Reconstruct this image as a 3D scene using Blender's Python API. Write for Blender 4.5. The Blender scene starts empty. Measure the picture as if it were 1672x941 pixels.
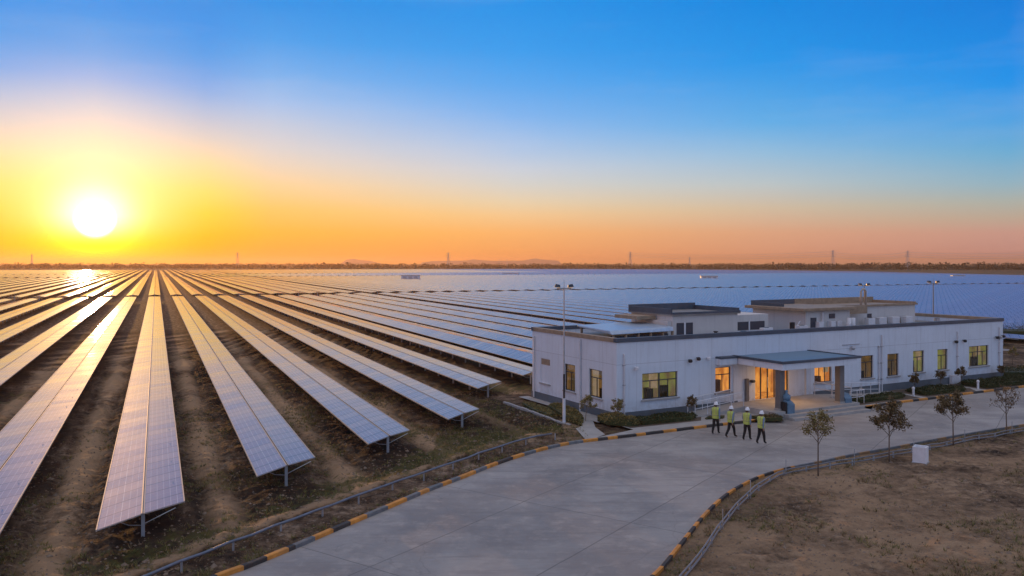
import bpy, bmesh, math, random
import numpy as np
from mathutils import Vector, Matrix
R = math.radians
random.seed(7)
S = bpy.context.scene
COL = S.collection
F = 1345.0; H = 9.6; CU = 836.0; HV = 430.0

def lin(r, g, b):
    f = lambda c: (c/255/12.92) if c/255 <= .04045 else ((c/255+.055)/1.055)**2.4
    return (f(r), f(g), f(b), 1)

# ------------------------------------------------------------------ camera
cam = bpy.data.cameras.new('camera'); co = bpy.data.objects.new('camera', cam); COL.objects.link(co)
co.location = (0, 0, H); co.rotation_euler = (R(90), 0, 0)
cam.sensor_width = 36; cam.lens = 36*F/1672; cam.shift_y = -40.5/1672
cam.clip_start = .5; cam.clip_end = 30000
S.camera = co
S.render.resolution_x = 1024; S.render.resolution_y = 576

# ------------------------------------------------------------------ sky and sun
SUN_AZ = -26.85; SUN_EL = 2.7          # azimuth measured from +Y towards +X
sdir = Vector((math.sin(R(SUN_AZ))*math.cos(R(SUN_EL)), math.cos(R(SUN_AZ))*math.cos(R(SUN_EL)), math.sin(R(SUN_EL))))
w = bpy.data.worlds.new('World'); S.world = w; w.use_nodes = True
nt = w.node_tree; nt.nodes.clear()
class NT:
    def __init__(s, nt): s.nt = nt
    def n(s, t, **k):
        x = s.nt.nodes.new(t)
        for a, b in k.items(): setattr(x, a, b)
        return x
    def l(s, a, b): s.nt.links.new(a, b)
    def sock(s, x, i, v):
        if v is None: return
        if hasattr(v, 'is_linked') or isinstance(v, bpy.types.NodeSocket): s.l(v, x.inputs[i])
        else: x.inputs[i].default_value = v
    def m(s, op, a, b=None, c=None, clamp=False):
        x = s.n('ShaderNodeMath', operation=op); x.use_clamp = clamp
        s.sock(x, 0, a); s.sock(x, 1, b); s.sock(x, 2, c); return x.outputs[0]
    def v(s, op, a, b=None, out=0):
        x = s.n('ShaderNodeVectorMath', operation=op); s.sock(x, 0, a); s.sock(x, 1, b); return x.outputs[out]
    def mix(s, f, a, b, bt='MIX'):
        x = s.n('ShaderNodeMix', data_type='RGBA', blend_type=bt); s.sock(x, 0, f); s.sock(x, 6, a); s.sock(x, 7, b); return x.outputs[2]
    def rng(s, a, f0, f1, t0=0., t1=1., sm=False):
        x = s.n('ShaderNodeMapRange'); x.interpolation_type = 'SMOOTHSTEP' if sm else 'LINEAR'
        s.sock(x, 0, a)
        for i, q in enumerate((f0, f1, t0, t1)): x.inputs[i+1].default_value = q
        return x.outputs[0]
    def noise(s, vec, sc, det=4, rough=.5, out=0):
        x = s.n('ShaderNodeTexNoise'); s.sock(x, 'Vector', vec); x.inputs['Scale'].default_value = sc
        x.inputs['Detail'].default_value = det; x.inputs['Roughness'].default_value = rough; return x.outputs[out]
    def ramp(s, f, stops, interp='LINEAR'):
        x = s.n('ShaderNodeValToRGB'); r = x.color_ramp; r.interpolation = interp
        while len(r.elements) < len(stops): r.elements.new(.5)
        for e, (p, c) in zip(r.elements, stops): e.position = p
        for e, (p, c) in zip(r.elements, stops): e.color = c if len(c) == 4 else (*c, 1)
        s.l(f, x.inputs[0]); return x.outputs[0]

N = NT(nt)
tc = N.n('ShaderNodeTexCoord')
D = N.v('NORMALIZE', tc.outputs['Generated'])
sx = N.n('ShaderNodeSeparateXYZ'); N.l(D, sx.inputs[0])
el = N.m('MULTIPLY', N.m('ARCSINE', sx.outputs[2]), 57.2958)
az = N.m('MULTIPLY', N.m('ARCTAN2', sx.outputs[0], sx.outputs[1]), 57.2958)
daz = N.m('ABSOLUTE', N.m('WRAP', N.m('SUBTRACT', az, SUN_AZ), 180., -180.))
ang = N.m('MULTIPLY', N.m('ARCCOSINE', N.v('DOT_PRODUCT', D, tuple(sdir), out=1)), 57.2958)
def elv(x, v): return math.degrees(math.atan((HV-v)/math.hypot(F, x-CU)))
def epos(e): return min(1, max(0, (e+2)/92))**.5      # ramp coordinate, finer near the horizon
elr = N.m('POWER', N.m('DIVIDE', N.m('MAXIMUM', N.m('ADD', el, 2.), 0.), 92.), .5)
TOP = [(26, (60, 128, 205)), (38, (178, 180, 198)), (90, (222, 212, 208))]
cols = [
 (0, [(155, 432, (255, 185, 0)), (155, 400, (255, 205, 0)), (155, 360, (255, 212, 30)), (155, 300, (255, 225, 115)), (155, 260, (250, 226, 168)),
      (155, 230, (240, 222, 186)), (155, 200, (226, 215, 205)), (155, 175, (205, 208, 216)), (155, 150, (180, 197, 224)), (155, 125, (150, 184, 232)), (155, 90, (108, 170, 234)), (155, 45, (66, 158, 234)), (155, 0, (36, 148, 234))]),
 (6.5, [(0, 432, (255, 160, 15)), (0, 410, (255, 172, 5)), (0, 380, (255, 186, 0)), (0, 340, (255, 208, 45)), (0, 300, (255, 220, 108)), (0, 250, (248, 220, 165)),
      (0, 225, (235, 214, 188)), (0, 200, (212, 207, 205)), (0, 150, (165, 190, 225)), (0, 110, (112, 170, 234)), (0, 50, (60, 156, 234)), (0, 0, (34, 148, 234))]),
 (10.5, [(400, 432, (252, 155, 55)), (400, 410, (255, 168, 60)), (400, 380, (255, 184, 66)), (400, 340, (255, 200, 108)), (400, 300, (250, 212, 158)), (400, 270, (233, 213, 190)),
      (400, 240, (216, 211, 210)), (400, 200, (190, 203, 224)), (400, 165, (158, 193, 236)), (400, 120, (112, 176, 238)), (400, 60, (58, 158, 236)), (400, 0, (26, 146, 232))]),
 (27, [(836, 432, (238, 150, 92)), (836, 410, (246, 166, 98)), (836, 380, (250, 182, 112)), (836, 350, (244, 202, 148)), (836, 330, (232, 210, 175)), (836, 300, (212, 211, 206)), (836, 275, (200, 209, 222)),
      (836, 250, (178, 201, 230)), (836, 225, (156, 193, 236)), (836, 190, (124, 181, 240)), (836, 140, (86, 168, 240)), (836, 80, (46, 156, 238)), (836, 0, (18, 146, 234))]),
 (44, [(1250, 432, (216, 146, 118)), (1250, 380, (222, 166, 132)), (1250, 340, (210, 190, 164)), (1250, 300, (186, 198, 202)), (1250, 250, (146, 190, 222)), (1250, 200, (94, 174, 232)),
      (1250, 100, (26, 150, 234)), (1250, 0, (0, 136, 226))]),
 (58, [(1620, 432, (196, 138, 134)), (1620, 380, (202, 154, 140)), (1620, 355, (188, 170, 152)), (1620, 330, (172, 178, 170)), (1620, 300, (144, 180, 196)), (1620, 250, (106, 174, 214)), (1620, 200, (58, 160, 228)),
      (1620, 130, (14, 146, 234)), (1620, 0, (0, 126, 220))]),
]
SIDE = [(-2, (150, 112, 96)), (2, (255, 185, 140)), (8, (250, 188, 160)), (18, (190, 170, 180))]
BACK = [(-2, (110, 118, 142)), (1, (150, 168, 204)), (5, (160, 184, 226)), (12, (152, 186, 236)), (20, (138, 178, 234))]
prev = None; pa = 0
cs = []
for a, st in cols:
    stops = [(epos(-2), lin(*st[0][2]))] + [(epos(elv(x, v)), lin(*c)) for x, v, c in st] + [(epos(e), lin(*c)) for e, c in TOP]
    cs.append((a, N.ramp(elr, stops)))
cs.append((92, N.ramp(elr, [(epos(e), lin(*c)) for e, c in SIDE+TOP])))
cs.append((150, N.ramp(elr, [(epos(e), lin(*c)) for e, c in BACK+[(27, (146, 176, 222)), (40, (168, 184, 212)), (90, (222, 212, 208))]])))
cur = cs[0][1]
for i in range(1, len(cs)):
    cur = N.mix(N.rng(daz, cs[i-1][0], cs[i][0]), cur, cs[i][1])
# glare round the low sun, wider upwards, yellow below
gl = N.m('EXPONENT', N.m('MULTIPLY', N.m('POWER', N.m('DIVIDE', ang, 1.85), 2.), -1.))
gl3 = N.m('EXPONENT', N.m('MULTIPLY', N.m('POWER', N.m('DIVIDE', ang, 4.6), 2.), -1.))
gl2 = N.m('EXPONENT', N.m('DIVIDE', ang, -3.6))
core = N.m('SUBTRACT', 1.0, N.rng(ang, .25, 1.3, 0, 1, True))
def scale(c, f):
    x = N.n('ShaderNodeVectorMath', operation='SCALE'); x.inputs[0].default_value = c; N.l(f, x.inputs['Scale']); return x.outputs[0]
g = N.v('ADD', N.v('ADD', scale((1.4, 1.25, 1.1), gl), scale((.45, .36, .30), gl3)), N.v('ADD', scale((.6, .12, .0), gl2), scale((14, 12, 9), core)))
lowcut = N.n('ShaderNodeCombineXYZ'); lowcut.inputs[0].default_value = 1; N.l(N.rng(el, -.5, 2.2, .75, 1), lowcut.inputs[1]); N.l(N.rng(el, .9, 3.2, 0, 1, True), lowcut.inputs[2])
g = N.v('MULTIPLY', g, lowcut.outputs[0]); 
g = N.v('ADD', g, scale((0, 0, 3), core))
side_glow = N.m('MULTIPLY', N.m('EXPONENT', N.m('MULTIPLY', N.m('POWER', N.m('DIVIDE', N.m('SUBTRACT', daz, 96.), 15.), 2.), -1.)), N.m('MULTIPLY', N.m('EXPONENT', N.m('DIVIDE', N.m('ABSOLUTE', el), -14.)), N.m('GREATER_THAN', el, 0.)))  # added glow in unseen sky far from the sun, warms the side wall
g = N.v('ADD', g, scale((1.5, .78, .58), side_glow))
mpw = N.n('ShaderNodeMapping'); mpw.inputs['Scale'].default_value = (3, 3, 16); mpw.inputs['Rotation'].default_value = (R(6), R(-5), 0); N.l(D, mpw.inputs[0])
wsp = N.m('MULTIPLY', N.rng(N.noise(mpw.outputs[0], 1.1, 5, .6), .50, .78), N.rng(el, 3., 8., 0, .10))
cur = N.mix(wsp, cur, lin(225, 222, 228))
tot = N.v('ADD', cur, g)
sky = N.n('ShaderNodeTexSky', sky_type='NISHITA'); sky.sun_disc = False; sky.sun_elevation = R(SUN_EL); sky.sun_rotation = R(SUN_AZ); sky.dust_density = 2.5
bg1 = N.n('ShaderNodeBackground'); N.l(tot, bg1.inputs[0]); bg1.inputs[1].default_value = 1.0
bg2 = N.n('ShaderNodeBackground'); skx = N.n('ShaderNodeVectorMath', operation='SCALE'); N.l(sky.outputs[0], skx.inputs[0]); skx.inputs['Scale'].default_value = .06; N.l(skx.outputs[0], bg2.inputs[0]); bg2.inputs[1].default_value = .05
ad = N.n('ShaderNodeAddShader'); N.l(bg1.outputs[0], ad.inputs[0]); N.l(bg2.outputs[0], ad.inputs[1])
wo = N.n('ShaderNodeOutputWorld'); N.l(ad.outputs[0], wo.inputs[0])
sl = bpy.data.lights.new('sun', 'SUN'); sl.energy = 2.7; sl.angle = R(.6); sl.color = (1, .50, .17)
so = bpy.data.objects.new('sun', sl); COL.objects.link(so); so.rotation_euler = (-sdir).to_track_quat('-Z', 'Y').to_euler()
vs = S.view_settings; vs.view_transform = 'Standard'; vs.look = 'None'; vs.exposure = 0; vs.gamma = 1; vs.use_curve_mapping = False
try:
    S.cycles.max_bounces = 6; S.cycles.diffuse_bounces = 3; S.cycles.glossy_bounces = 3; S.cycles.transparent_max_bounces = 8; S.cycles.volume_bounces = 0
    S.cycles.sample_clamp_indirect = 4
except Exception: pass

# ------------------------------------------------------------------ helpers
def tag(o, label=None, cat=None, group=None, kind=None):
    if label: o['label'] = label
    if cat: o['category'] = cat
    if group: o['group'] = group
    if kind: o['kind'] = kind
    return o
def empty(name, loc=(0, 0, 0), rz=0, label=None, cat=None, group=None):
    o = bpy.data.objects.new(name, None); COL.objects.link(o); o.location = loc; o.rotation_euler = (0, 0, rz); o.empty_display_size = .3
    return tag(o, label, cat, group)
class MB:
    def __init__(s): s.v = []; s.f = []; s.mi = []; s.uv = None
    def add(s, vs, fs, mi=0):
        b = len(s.v); s.v += [tuple(x) for x in vs]; s.f += [tuple(b+i for i in f) for f in fs]; s.mi += [mi]*len(fs); return s
    def box(s, x0, x1, y0, y1, z0, z1, mi=0):
        return s.add([(x0,y0,z0),(x1,y0,z0),(x1,y1,z0),(x0,y1,z0),(x0,y0,z1),(x1,y0,z1),(x1,y1,z1),(x0,y1,z1)],
                     [(0,3,2,1),(4,5,6,7),(0,1,5,4),(1,2,6,5),(2,3,7,6),(3,0,4,7)], mi)
    def prism(s, pts, z0, z1, mi=0):
        n = len(pts); return s.add([(x, y, z0) for x, y in pts]+[(x, y, z1) for x, y in pts],
            [tuple(range(n-1, -1, -1)), tuple(range(n, 2*n))]+[(i, (i+1) % n, n+(i+1) % n, n+i) for i in range(n)], mi)
    def tube(s, pts, rad, n=6, mi=0, cap=True):
        pts = [Vector(p) for p in pts]; rs = rad if isinstance(rad, (list, tuple)) else [rad]*len(pts); base = len(s.v)
        for i, p in enumerate(pts):
            d = (pts[min(i+1, len(pts)-1)]-pts[max(i-1, 0)]).normalized()
            u = d.cross(Vector((0, 0, 1)) if abs(d.z) < .9 else Vector((1, 0, 0))).normalized(); w_ = d.cross(u)
            for k in range(n):
                a = 2*math.pi*k/n; s.v.append(tuple(p+u*math.cos(a)*rs[i]+w_*math.sin(a)*rs[i]))
        for i in range(len(pts)-1):
            for k in range(n):
                a = base+i*n+k; b = base+i*n+(k+1) % n; s.f.append((a, b, b+n, a+n)); s.mi.append(mi)
        if cap:
            s.f.append(tuple(base+k for k in range(n-1, -1, -1))); s.mi.append(mi)
            s.f.append(tuple(base+(len(pts)-1)*n+k for k in range(n))); s.mi.append(mi)
        return s
    def lathe(s, prof, c=(0, 0, 0), n=16, mi=0):
        base = len(s.v)
        for r, z in prof:
            for k in range(n):
                a = 2*math.pi*k/n; s.v.append((c[0]+r*math.cos(a), c[1]+r*math.sin(a), c[2]+z))
        for i in range(len(prof)-1):
            for k in range(n):
                a = base+i*n+k; b = base+i*n+(k+1) % n; s.f.append((a, b, b+n, a+n)); s.mi.append(mi)
        s.f.append(tuple(base+k for k in range(n-1, -1, -1))); s.mi.append(mi)
        s.f.append(tuple(base+(len(prof)-1)*n+k for k in range(n))); s.mi.append(mi)
        return s
    def build(s, name, mats, parent=None, bevel=0, smooth=False):
        me = bpy.data.meshes.new(name); me.from_pydata(s.v, [], s.f)
        if not isinstance(mats, (list, tuple)): mats = [mats]
        for m_ in mats: me.materials.append(m_)
        me.polygons.foreach_set('material_index', s.mi)
        if smooth: me.polygons.foreach_set('use_smooth', [True]*len(me.polygons))
        me.update(); o = bpy.data.objects.new(name, me); COL.objects.link(o)
        if parent: o.parent = parent
        if bevel:
            b = o.modifiers.new('b', 'BEVEL'); b.width = bevel; b.segments = 2; b.limit_method = 'ANGLE'
        return o
def G(u, v, h=0.):
    y = (H-h)*F/(v-HV); return Vector(((u-CU)/F*y, y, h))

# ------------------------------------------------------------------ materials
def mat(name, base=(.5,.5,.5), rough=.6, metal=0, spec=.5, var=.12, vscale=3., bump=.0, bscale=20., dirt=None):
    m = bpy.data.materials.new(name); m.use_nodes = True; n = NT(m.node_tree); p = m.node_tree.nodes['Principled BSDF']
    tcn = n.n('ShaderNodeTexCoord'); vec = tcn.outputs['Object']
    f = n.noise(vec, vscale, 5, .6)
    a = tuple(c*(1-var) for c in base)+(1,); b = tuple(min(1, c*(1+var)) for c in base)+(1,)
    c = n.mix(n.rng(f, .3, .7), a, b)
    if dirt:
        f2 = n.noise(vec, vscale*.4, 6, .65); c = n.mix(n.rng(f2, .52, .75, 0, .6), c, (*dirt, 1))
    n.l(c, p.inputs['Base Color']); p.inputs['Roughness'].default_value = rough; p.inputs['Metallic'].default_value = metal
    p.inputs['Specular IOR Level'].default_value = spec
    if bump:
        b_ = n.n('ShaderNodeBump'); b_.inputs['Strength'].default_value = bump; b_.inputs['Distance'].default_value = .02
        n.l(n.noise(vec, bscale, 6, .7), b_.inputs['Height']); n.l(b_.outputs[0], p.inputs['Normal'])
    return m
def emis(name, c, s, c2=None, sc=3.):
    m = bpy.data.materials.new(name); m.use_nodes = True; n = NT(m.node_tree); m.node_tree.nodes.clear()
    e = n.n('ShaderNodeEmission'); e.inputs[1].default_value = s; o = n.n('ShaderNodeOutputMaterial')
    tcn = n.n('ShaderNodeTexCoord')
    mp = n.n('ShaderNodeMapping'); mp.inputs['Scale'].default_value = (1, 1, .45); n.l(tcn.outputs['Object'], mp.inputs[0])
    n.l(n.mix(n.rng(n.noise(mp.outputs[0], sc, 3), .4, .62), (*c, 1), (*(c2 or c), 1)), e.inputs[0]); n.l(e.outputs[0], o.inputs[0]); return m

M = {}
M['steel'] = mat('galvanised_steel', (.42, .44, .47), .45, .6, var=.15)
M['dull_steel'] = mat('dull_steel', (.24, .22, .20), .7, var=.1)
M['pale_steel'] = mat('pale_painted_steel', (.6, .62, .66), .5, .1, var=.08)
M['dark_frame'] = mat('dark_window_frame', (.035, .045, .065), .4, var=.1)
M['coping'] = mat('slate_coping', (.06, .08, .11), .55, var=.2, vscale=1.2)
M['tan_coping'] = mat('weathered_tan_metal', (.30, .22, .15), .6, var=.25)
M['plinth'] = mat('grey_plinth', (.10, .125, .15), .8, var=.15, vscale=1.5, dirt=(.12, .11, .10))
M['roof'] = mat('roof_membrane', (.24, .23, .22), .8, var=.25, vscale=.8, dirt=(.1, .09, .09))
M['concrete'] = mat('concrete', (.36, .35, .34), .85, var=.12, vscale=1.5, bump=.2, dirt=(.24, .22, .2))
M['column'] = mat('column_stone', (.155, .15, .15), .6, var=.1)
M['sill'] = mat('sill_stone', (.34, .33, .33), .7, var=.1)
M['canopy_top'] = mat('canopy_glass_roof', (.10, .20, .30), .35, var=.1)
M['white_metal'] = mat('white_metal', (.66, .68, .72), .5, .0, var=.06)
M['black'] = mat('black_paint', (.015, .015, .018), .6, var=.2)
M['bin_blue'] = mat('faded_blue_plastic', (.10, .20, .30), .5, var=.2, vscale=5)
M['bark'] = mat('bark', (.16, .12, .09), .9, var=.3, vscale=12)
M['soil'] = mat('soil', (.10, .075, .055), .95, var=.3, vscale=2, bump=.5)
M['warm_glow'] = emis('warm_glow_glass', (1, .62, .3), .5)
M['room_green'] = emis('lit_room_green', (.36, .36, .10), .50, (.26, .17, .10), 1.6)
M['room_orange'] = emis('lit_room_orange', (.95, .36, .07), 1.0, (.50, .15, .03), 2.2)
M['dim_glow'] = emis('dim_window_glow', (.34, .17, .05), .5, (.12, .08, .04), 1.6)
M['blind'] = emis('lit_blind', (.55, .38, .26), .55, (.42, .30, .16), 4)
M['room_dark'] = mat('dark_room', (.05, .045, .04), .9)

def wallmat(name, base):
    m = bpy.data.materials.new(name); m.use_nodes = True; n = NT(m.node_tree); p = m.node_tree.nodes['Principled BSDF']
    tcn = n.n('ShaderNodeTexCoord'); vec = tcn.outputs['Object']; s = n.n('ShaderNodeSeparateXYZ'); n.l(vec, s.inputs[0])
    c = n.mix(n.rng(n.noise(vec, .7, 5, .6), .3, .7), tuple(q*.90 for q in base)+(1,), (*base, 1))
    # per panel tone and panel joints
    xy = n.m('ADD', s.outputs[0], s.outputs[1])
    fx = n.m('DIVIDE', xy, 3.0); fz = n.m('DIVIDE', n.m('SUBTRACT', s.outputs[2], 3.45), 20.)
    wn = n.n('ShaderNodeTexWhiteNoise', noise_dimensions='2D'); cb = n.n('ShaderNodeCombineXYZ'); n.l(n.m('FLOOR', fx), cb.inputs[0]); n.l(n.m('FLOOR', fz), cb.inputs[1]); n.l(cb.outputs[0], wn.inputs[0])
    c = n.mix(n.rng(wn.outputs[0], 0, 1, 0, .10), c, (.45, .45, .5, 1))
    jx = n.m('LESS_THAN', n.m('ABSOLUTE', n.m('SUBTRACT', n.m('FRACT', fx), .5)), .0045)
    jz = n.m('LESS_THAN', n.m('ABSOLUTE', n.m('SUBTRACT', s.outputs[2], 3.45)), .016)
    c = n.mix(n.m('MULTIPLY', n.m('MAXIMUM', jx, jz), .45), c, (.25, .25, .28, 1))
    # rain streaks hanging from the top, grime at the foot
    mp = n.n('ShaderNodeMapping'); mp.inputs['Scale'].default_value = (1.6, 1.6, .12); n.l(vec, mp.inputs[0])
    st = n.rng(n.noise(mp.outputs[0], 2.2, 5, .7), .5, .8, 0, .34)
    c = n.mix(st, c, (.38, .36, .35, 1))
    spl = n.m('MULTIPLY', n.rng(s.outputs[2], .5, 1.25, 1, 0), n.rng(n.noise(vec, 2.4, 6, .7), .4, .7, 0, .55)); c = n.mix(spl, c, (.30, .26, .23, 1))
    n.l(c, p.inputs['Base Color']); p.inputs['Roughness'].default_value = .75
    b_ = n.n('ShaderNodeBump'); b_.inputs['Strength'].default_value = .1; b_.inputs['Distance'].default_value = .01
    n.l(n.noise(vec, 30, 4), b_.inputs['Height']); n.l(b_.outputs[0], p.inputs['Normal']); return m
M['wall'] = wallmat('painted_wall', (.70, .76, .84))
M['roof_wall'] = wallmat('penthouse_wall', (.62, .60, .58))

def glassmat():
    m = bpy.data.materials.new('window_glass'); m.use_nodes = True; n = NT(m.node_tree); m.node_tree.nodes.clear()
    o = n.n('ShaderNodeOutputMaterial'); g_ = n.n('ShaderNodeBsdfGlossy'); g_.inputs['Roughness'].default_value = .03; g_.inputs[0].default_value = (.9, .92, .95, 1)
    t = n.n('ShaderNodeBsdfTransparent'); t.inputs[0].default_value = (.85, .88, .85, 1)
    fr = n.n('ShaderNodeFresnel'); fr.inputs[0].default_value = 1.7; mx = n.n('ShaderNodeMixShader')
    tcn = n.n('ShaderNodeTexCoord'); b_ = n.n('ShaderNodeBump'); b_.inputs['Strength'].default_value = .05; n.l(n.noise(tcn.outputs['Object'], 1.5, 2), b_.inputs['Height']); n.l(b_.outputs[0], g_.inputs['Normal'])
    n.l(fr.outputs[0], mx.inputs[0]); n.l(t.outputs[0], mx.inputs[1]); n.l(g_.outputs[0], mx.inputs[2]); n.l(mx.outputs[0], o.inputs[0]); return m
M['glass'] = glassmat()

def leafmat(name, a, b):
    m = bpy.data.materials.new(name); m.use_nodes = True; n = NT(m.node_tree); p = m.node_tree.nodes['Principled BSDF']
    tcn = n.n('ShaderNodeTexCoord'); f = n.noise(tcn.outputs['Object'], 6, 3); gi = n.n('ShaderNodeNewGeometry')
    f = n.m('ADD', n.m('MULTIPLY', f, .6), n.m('MULTIPLY', gi.outputs['Random Per Island'], .4))
    n.l(n.mix(n.rng(f, .3, .75), (*a, 1), (*b, 1)), p.inputs['Base Color']); p.inputs['Roughness'].default_value = .6
    p.inputs['Specular IOR Level'].default_value = .25
    return m
M['hedge'] = leafmat('hedge_leaves', (.028, .035, .014), (.065, .075, .025))
M['olive'] = leafmat('olive_leaves', (.12, .10, .035), (.29, .23, .085))
M['tree_dark'] = leafmat('dark_leaves', (.075, .056, .028), (.22, .155, .07))
M['tree_pale'] = leafmat('sparse_leaves', (.12, .085, .05), (.22, .15, .09))
M['wood'] = leafmat('woodland_leaves', (.014, .016, .010), (.036, .032, .020))
M['weed'] = leafmat('weed_blades', (.08, .09, .02), (.20, .17, .05))
M['weed_dry'] = leafmat('dry_blades', (.16, .11, .06), (.30, .22, .12))

def panelmat():
    m = bpy.data.materials.new('solar_module'); m.use_nodes = True; n = NT(m.node_tree); p = m.node_tree.nodes['Principled BSDF']
    uv = n.n('ShaderNodeUVMap'); uv.uv_map = 'UVMap'; s = n.n('ShaderNodeSeparateXYZ'); n.l(uv.outputs[0], s.inputs[0])
    U, V = s.outputs[0], s.outputs[1]        # U counts modules along the row, V 0..1 across one slope
    def line(x, period, wdt):
        fr = n.m('FRACT', n.m('MULTIPLY', x, 1./period)); d = n.m('ABSOLUTE', n.m('SUBTRACT', fr, .5))
        return n.m('GREATER_THAN', d, .5-wdt)
    seam = line(U, 1., .045)
    mid = line(n.m('ADD', U, .5), 1., .010)
    cellv = line(V, 1/6., .05); cent = n.m('LESS_THAN', n.m('ABSOLUTE', n.m('SUBTRACT', V, .5)), .008)
    cellu = line(U, 1/6., .03)
    wn = n.n('ShaderNodeTexWhiteNoise', noise_dimensions='2D'); cb = n.n('ShaderNodeCombineXYZ'); n.l(n.m('FLOOR', U), cb.inputs[0]); n.l(n.m('FLOOR', V), cb.inputs[1]); n.l(cb.outputs[0], wn.inputs[0])
    c = n.mix(wn.outputs[0], (.18, .16, .225, 1), (.225, .195, .255, 1))
    dust = n.noise(uv.outputs[0], .7, 6, .7)
    c = n.mix(n.rng(dust, .4, .75, 0, .35), c, (.28, .24, .25, 1))
    c = n.mix(n.m('MULTIPLY', cellv, .6), c, (.55, .50, .54, 1))
    c = n.mix(n.m('MULTIPLY', cellu, .12), c, (.42, .40, .45, 1))
    c = n.mix(n.m('MULTIPLY', mid, .5), c, (.5, .48, .5, 1))
    c = n.mix(n.m('MULTIPLY', cent, .8), c, (.6, .56, .56, 1))
    c = n.mix(n.m('MULTIPLY', seam, .85), c, (.06, .075, .11, 1))
    n.l(c, p.inputs['Base Color'])
    n.l(n.rng(dust, .3, .8, .55, .65), p.inputs['Roughness'])
    p.inputs['IOR'].default_value = 1.55; p.inputs['Specular IOR Level'].default_value = .05
    p.inputs['Coat Weight'].default_value = .68; p.inputs['Coat Roughness'].default_value = .035; p.inputs['Coat IOR'].default_value = 1.6
    ge = n.n('ShaderNodeNewGeometry')
    wv = n.v('SUBTRACT', wn.outputs[1], (.5, .5, .5)); x = n.n('ShaderNodeVectorMath', operation='SCALE'); n.l(wv, x.inputs[0]); x.inputs['Scale'].default_value = .014
    nv = n.v('NORMALIZE', n.v('ADD', ge.outputs['Normal'], x.outputs[0]))
    n.l(nv, p.inputs['Normal']); n.l(nv, p.inputs['Coat Normal'])
    return m
M['panel'] = panelmat()
M['rail'] = mat('pale_rail', (.44, .39, .34), .6, .2, var=.1)

def roadmat():
    m = bpy.data.materials.new('concrete_road'); m.use_nodes = True; n = NT(m.node_tree); p = m.node_tree.nodes['Principled BSDF']
    ge = n.n('ShaderNodeNewGeometry'); pos = ge.outputs['Position']
    ca, sa = .5726, .8198
    al = n.v('DOT_PRODUCT', pos, (ca, sa, 0), out=1); ac = n.v('DOT_PRODUCT', pos, (sa, -ca, 0), out=1)
    wob = n.m('MULTIPLY', n.m('SUBTRACT', n.noise(pos, .6, 3), .5), .10)
    def joint(x, off, per, wd):
        fr = n.m('FRACT', n.m('DIVIDE', n.m('ADD', n.m('SUBTRACT', x, off), wob), per)); d = n.m('ABSOLUTE', n.m('SUBTRACT', fr, .5)); return n.m('GREATER_THAN', d, .5-wd/per)
    j = n.m('MAXIMUM', joint(al, 27.5, 8.74, .022), joint(ac, -18.6, 4.75, .022))
    cb = n.n('ShaderNodeCombineXYZ'); n.l(n.m('FLOOR', n.m('DIVIDE', n.m('SUBTRACT', al, 27.5), 8.74)), cb.inputs[0]); n.l(n.m('FLOOR', n.m('DIVIDE', n.m('ADD', ac, 18.6), 4.75)), cb.inputs[1])
    wn = n.n('ShaderNodeTexWhiteNoise', noise_dimensions='2D'); n.l(cb.outputs[0], wn.inputs[0])
    c = n.mix(wn.outputs[0], (.30, .282, .270, 1), (.36, .34, .325, 1))
    f = n.noise(pos, .22, 8, .62); c = n.mix(n.rng(f, .40, .60, 0, .9), c, (.20, .19, .19, 1))
    f2 = n.noise(pos, 1.4, 8, .7); c = n.mix(n.rng(f2, .5, .72, 0, .6), c, (.46, .43, .41, 1))
    mp = n.n('ShaderNodeMapping'); mp.inputs['Rotation'].default_value = (0, 0, R(-30)); mp.inputs['Scale'].default_value = (.25, 1.8, 1); n.l(pos, mp.inputs[0])
    f3 = n.noise(mp.outputs[0], .8, 7, .65); c = n.mix(n.rng(f3, .5, .7, 0, .6), c, (.17, .16, .16, 1))
    f4 = n.noise(pos, .11, 4, .5); c = n.mix(n.rng(f4, .5, .65, 0, .35), c, (.36, .30, .26, 1))
    vo = n.n('ShaderNodeTexVoronoi', feature='DISTANCE_TO_EDGE'); vo.inputs['Scale'].default_value = .13; n.l(n.v('ADD', pos, n.noise(pos, .8, 4, out=1)), vo.inputs[0])
    crack = n.m('MULTIPLY', n.m('LESS_THAN', vo.outputs['Distance'], .0018), .35)
    c = n.mix(n.m('MULTIPLY', n.m('MAXIMUM', j, crack), .62), c, (.09, .085, .085, 1))
    n.l(c, p.inputs['Base Color']); n.l(n.rng(f2, .3, .7, .55, .85), p.inputs['Roughness']); p.inputs['Specular IOR Level'].default_value = .4
    b_ = n.n('ShaderNodeBump'); b_.inputs['Strength'].default_value = .35; b_.inputs['Distance'].default_value = .01
    n.l(n.noise(pos, 14, 8, .75), b_.inputs['Height']); n.l(b_.outputs[0], p.inputs['Normal']); return m
M['road'] = roadmat()

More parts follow.
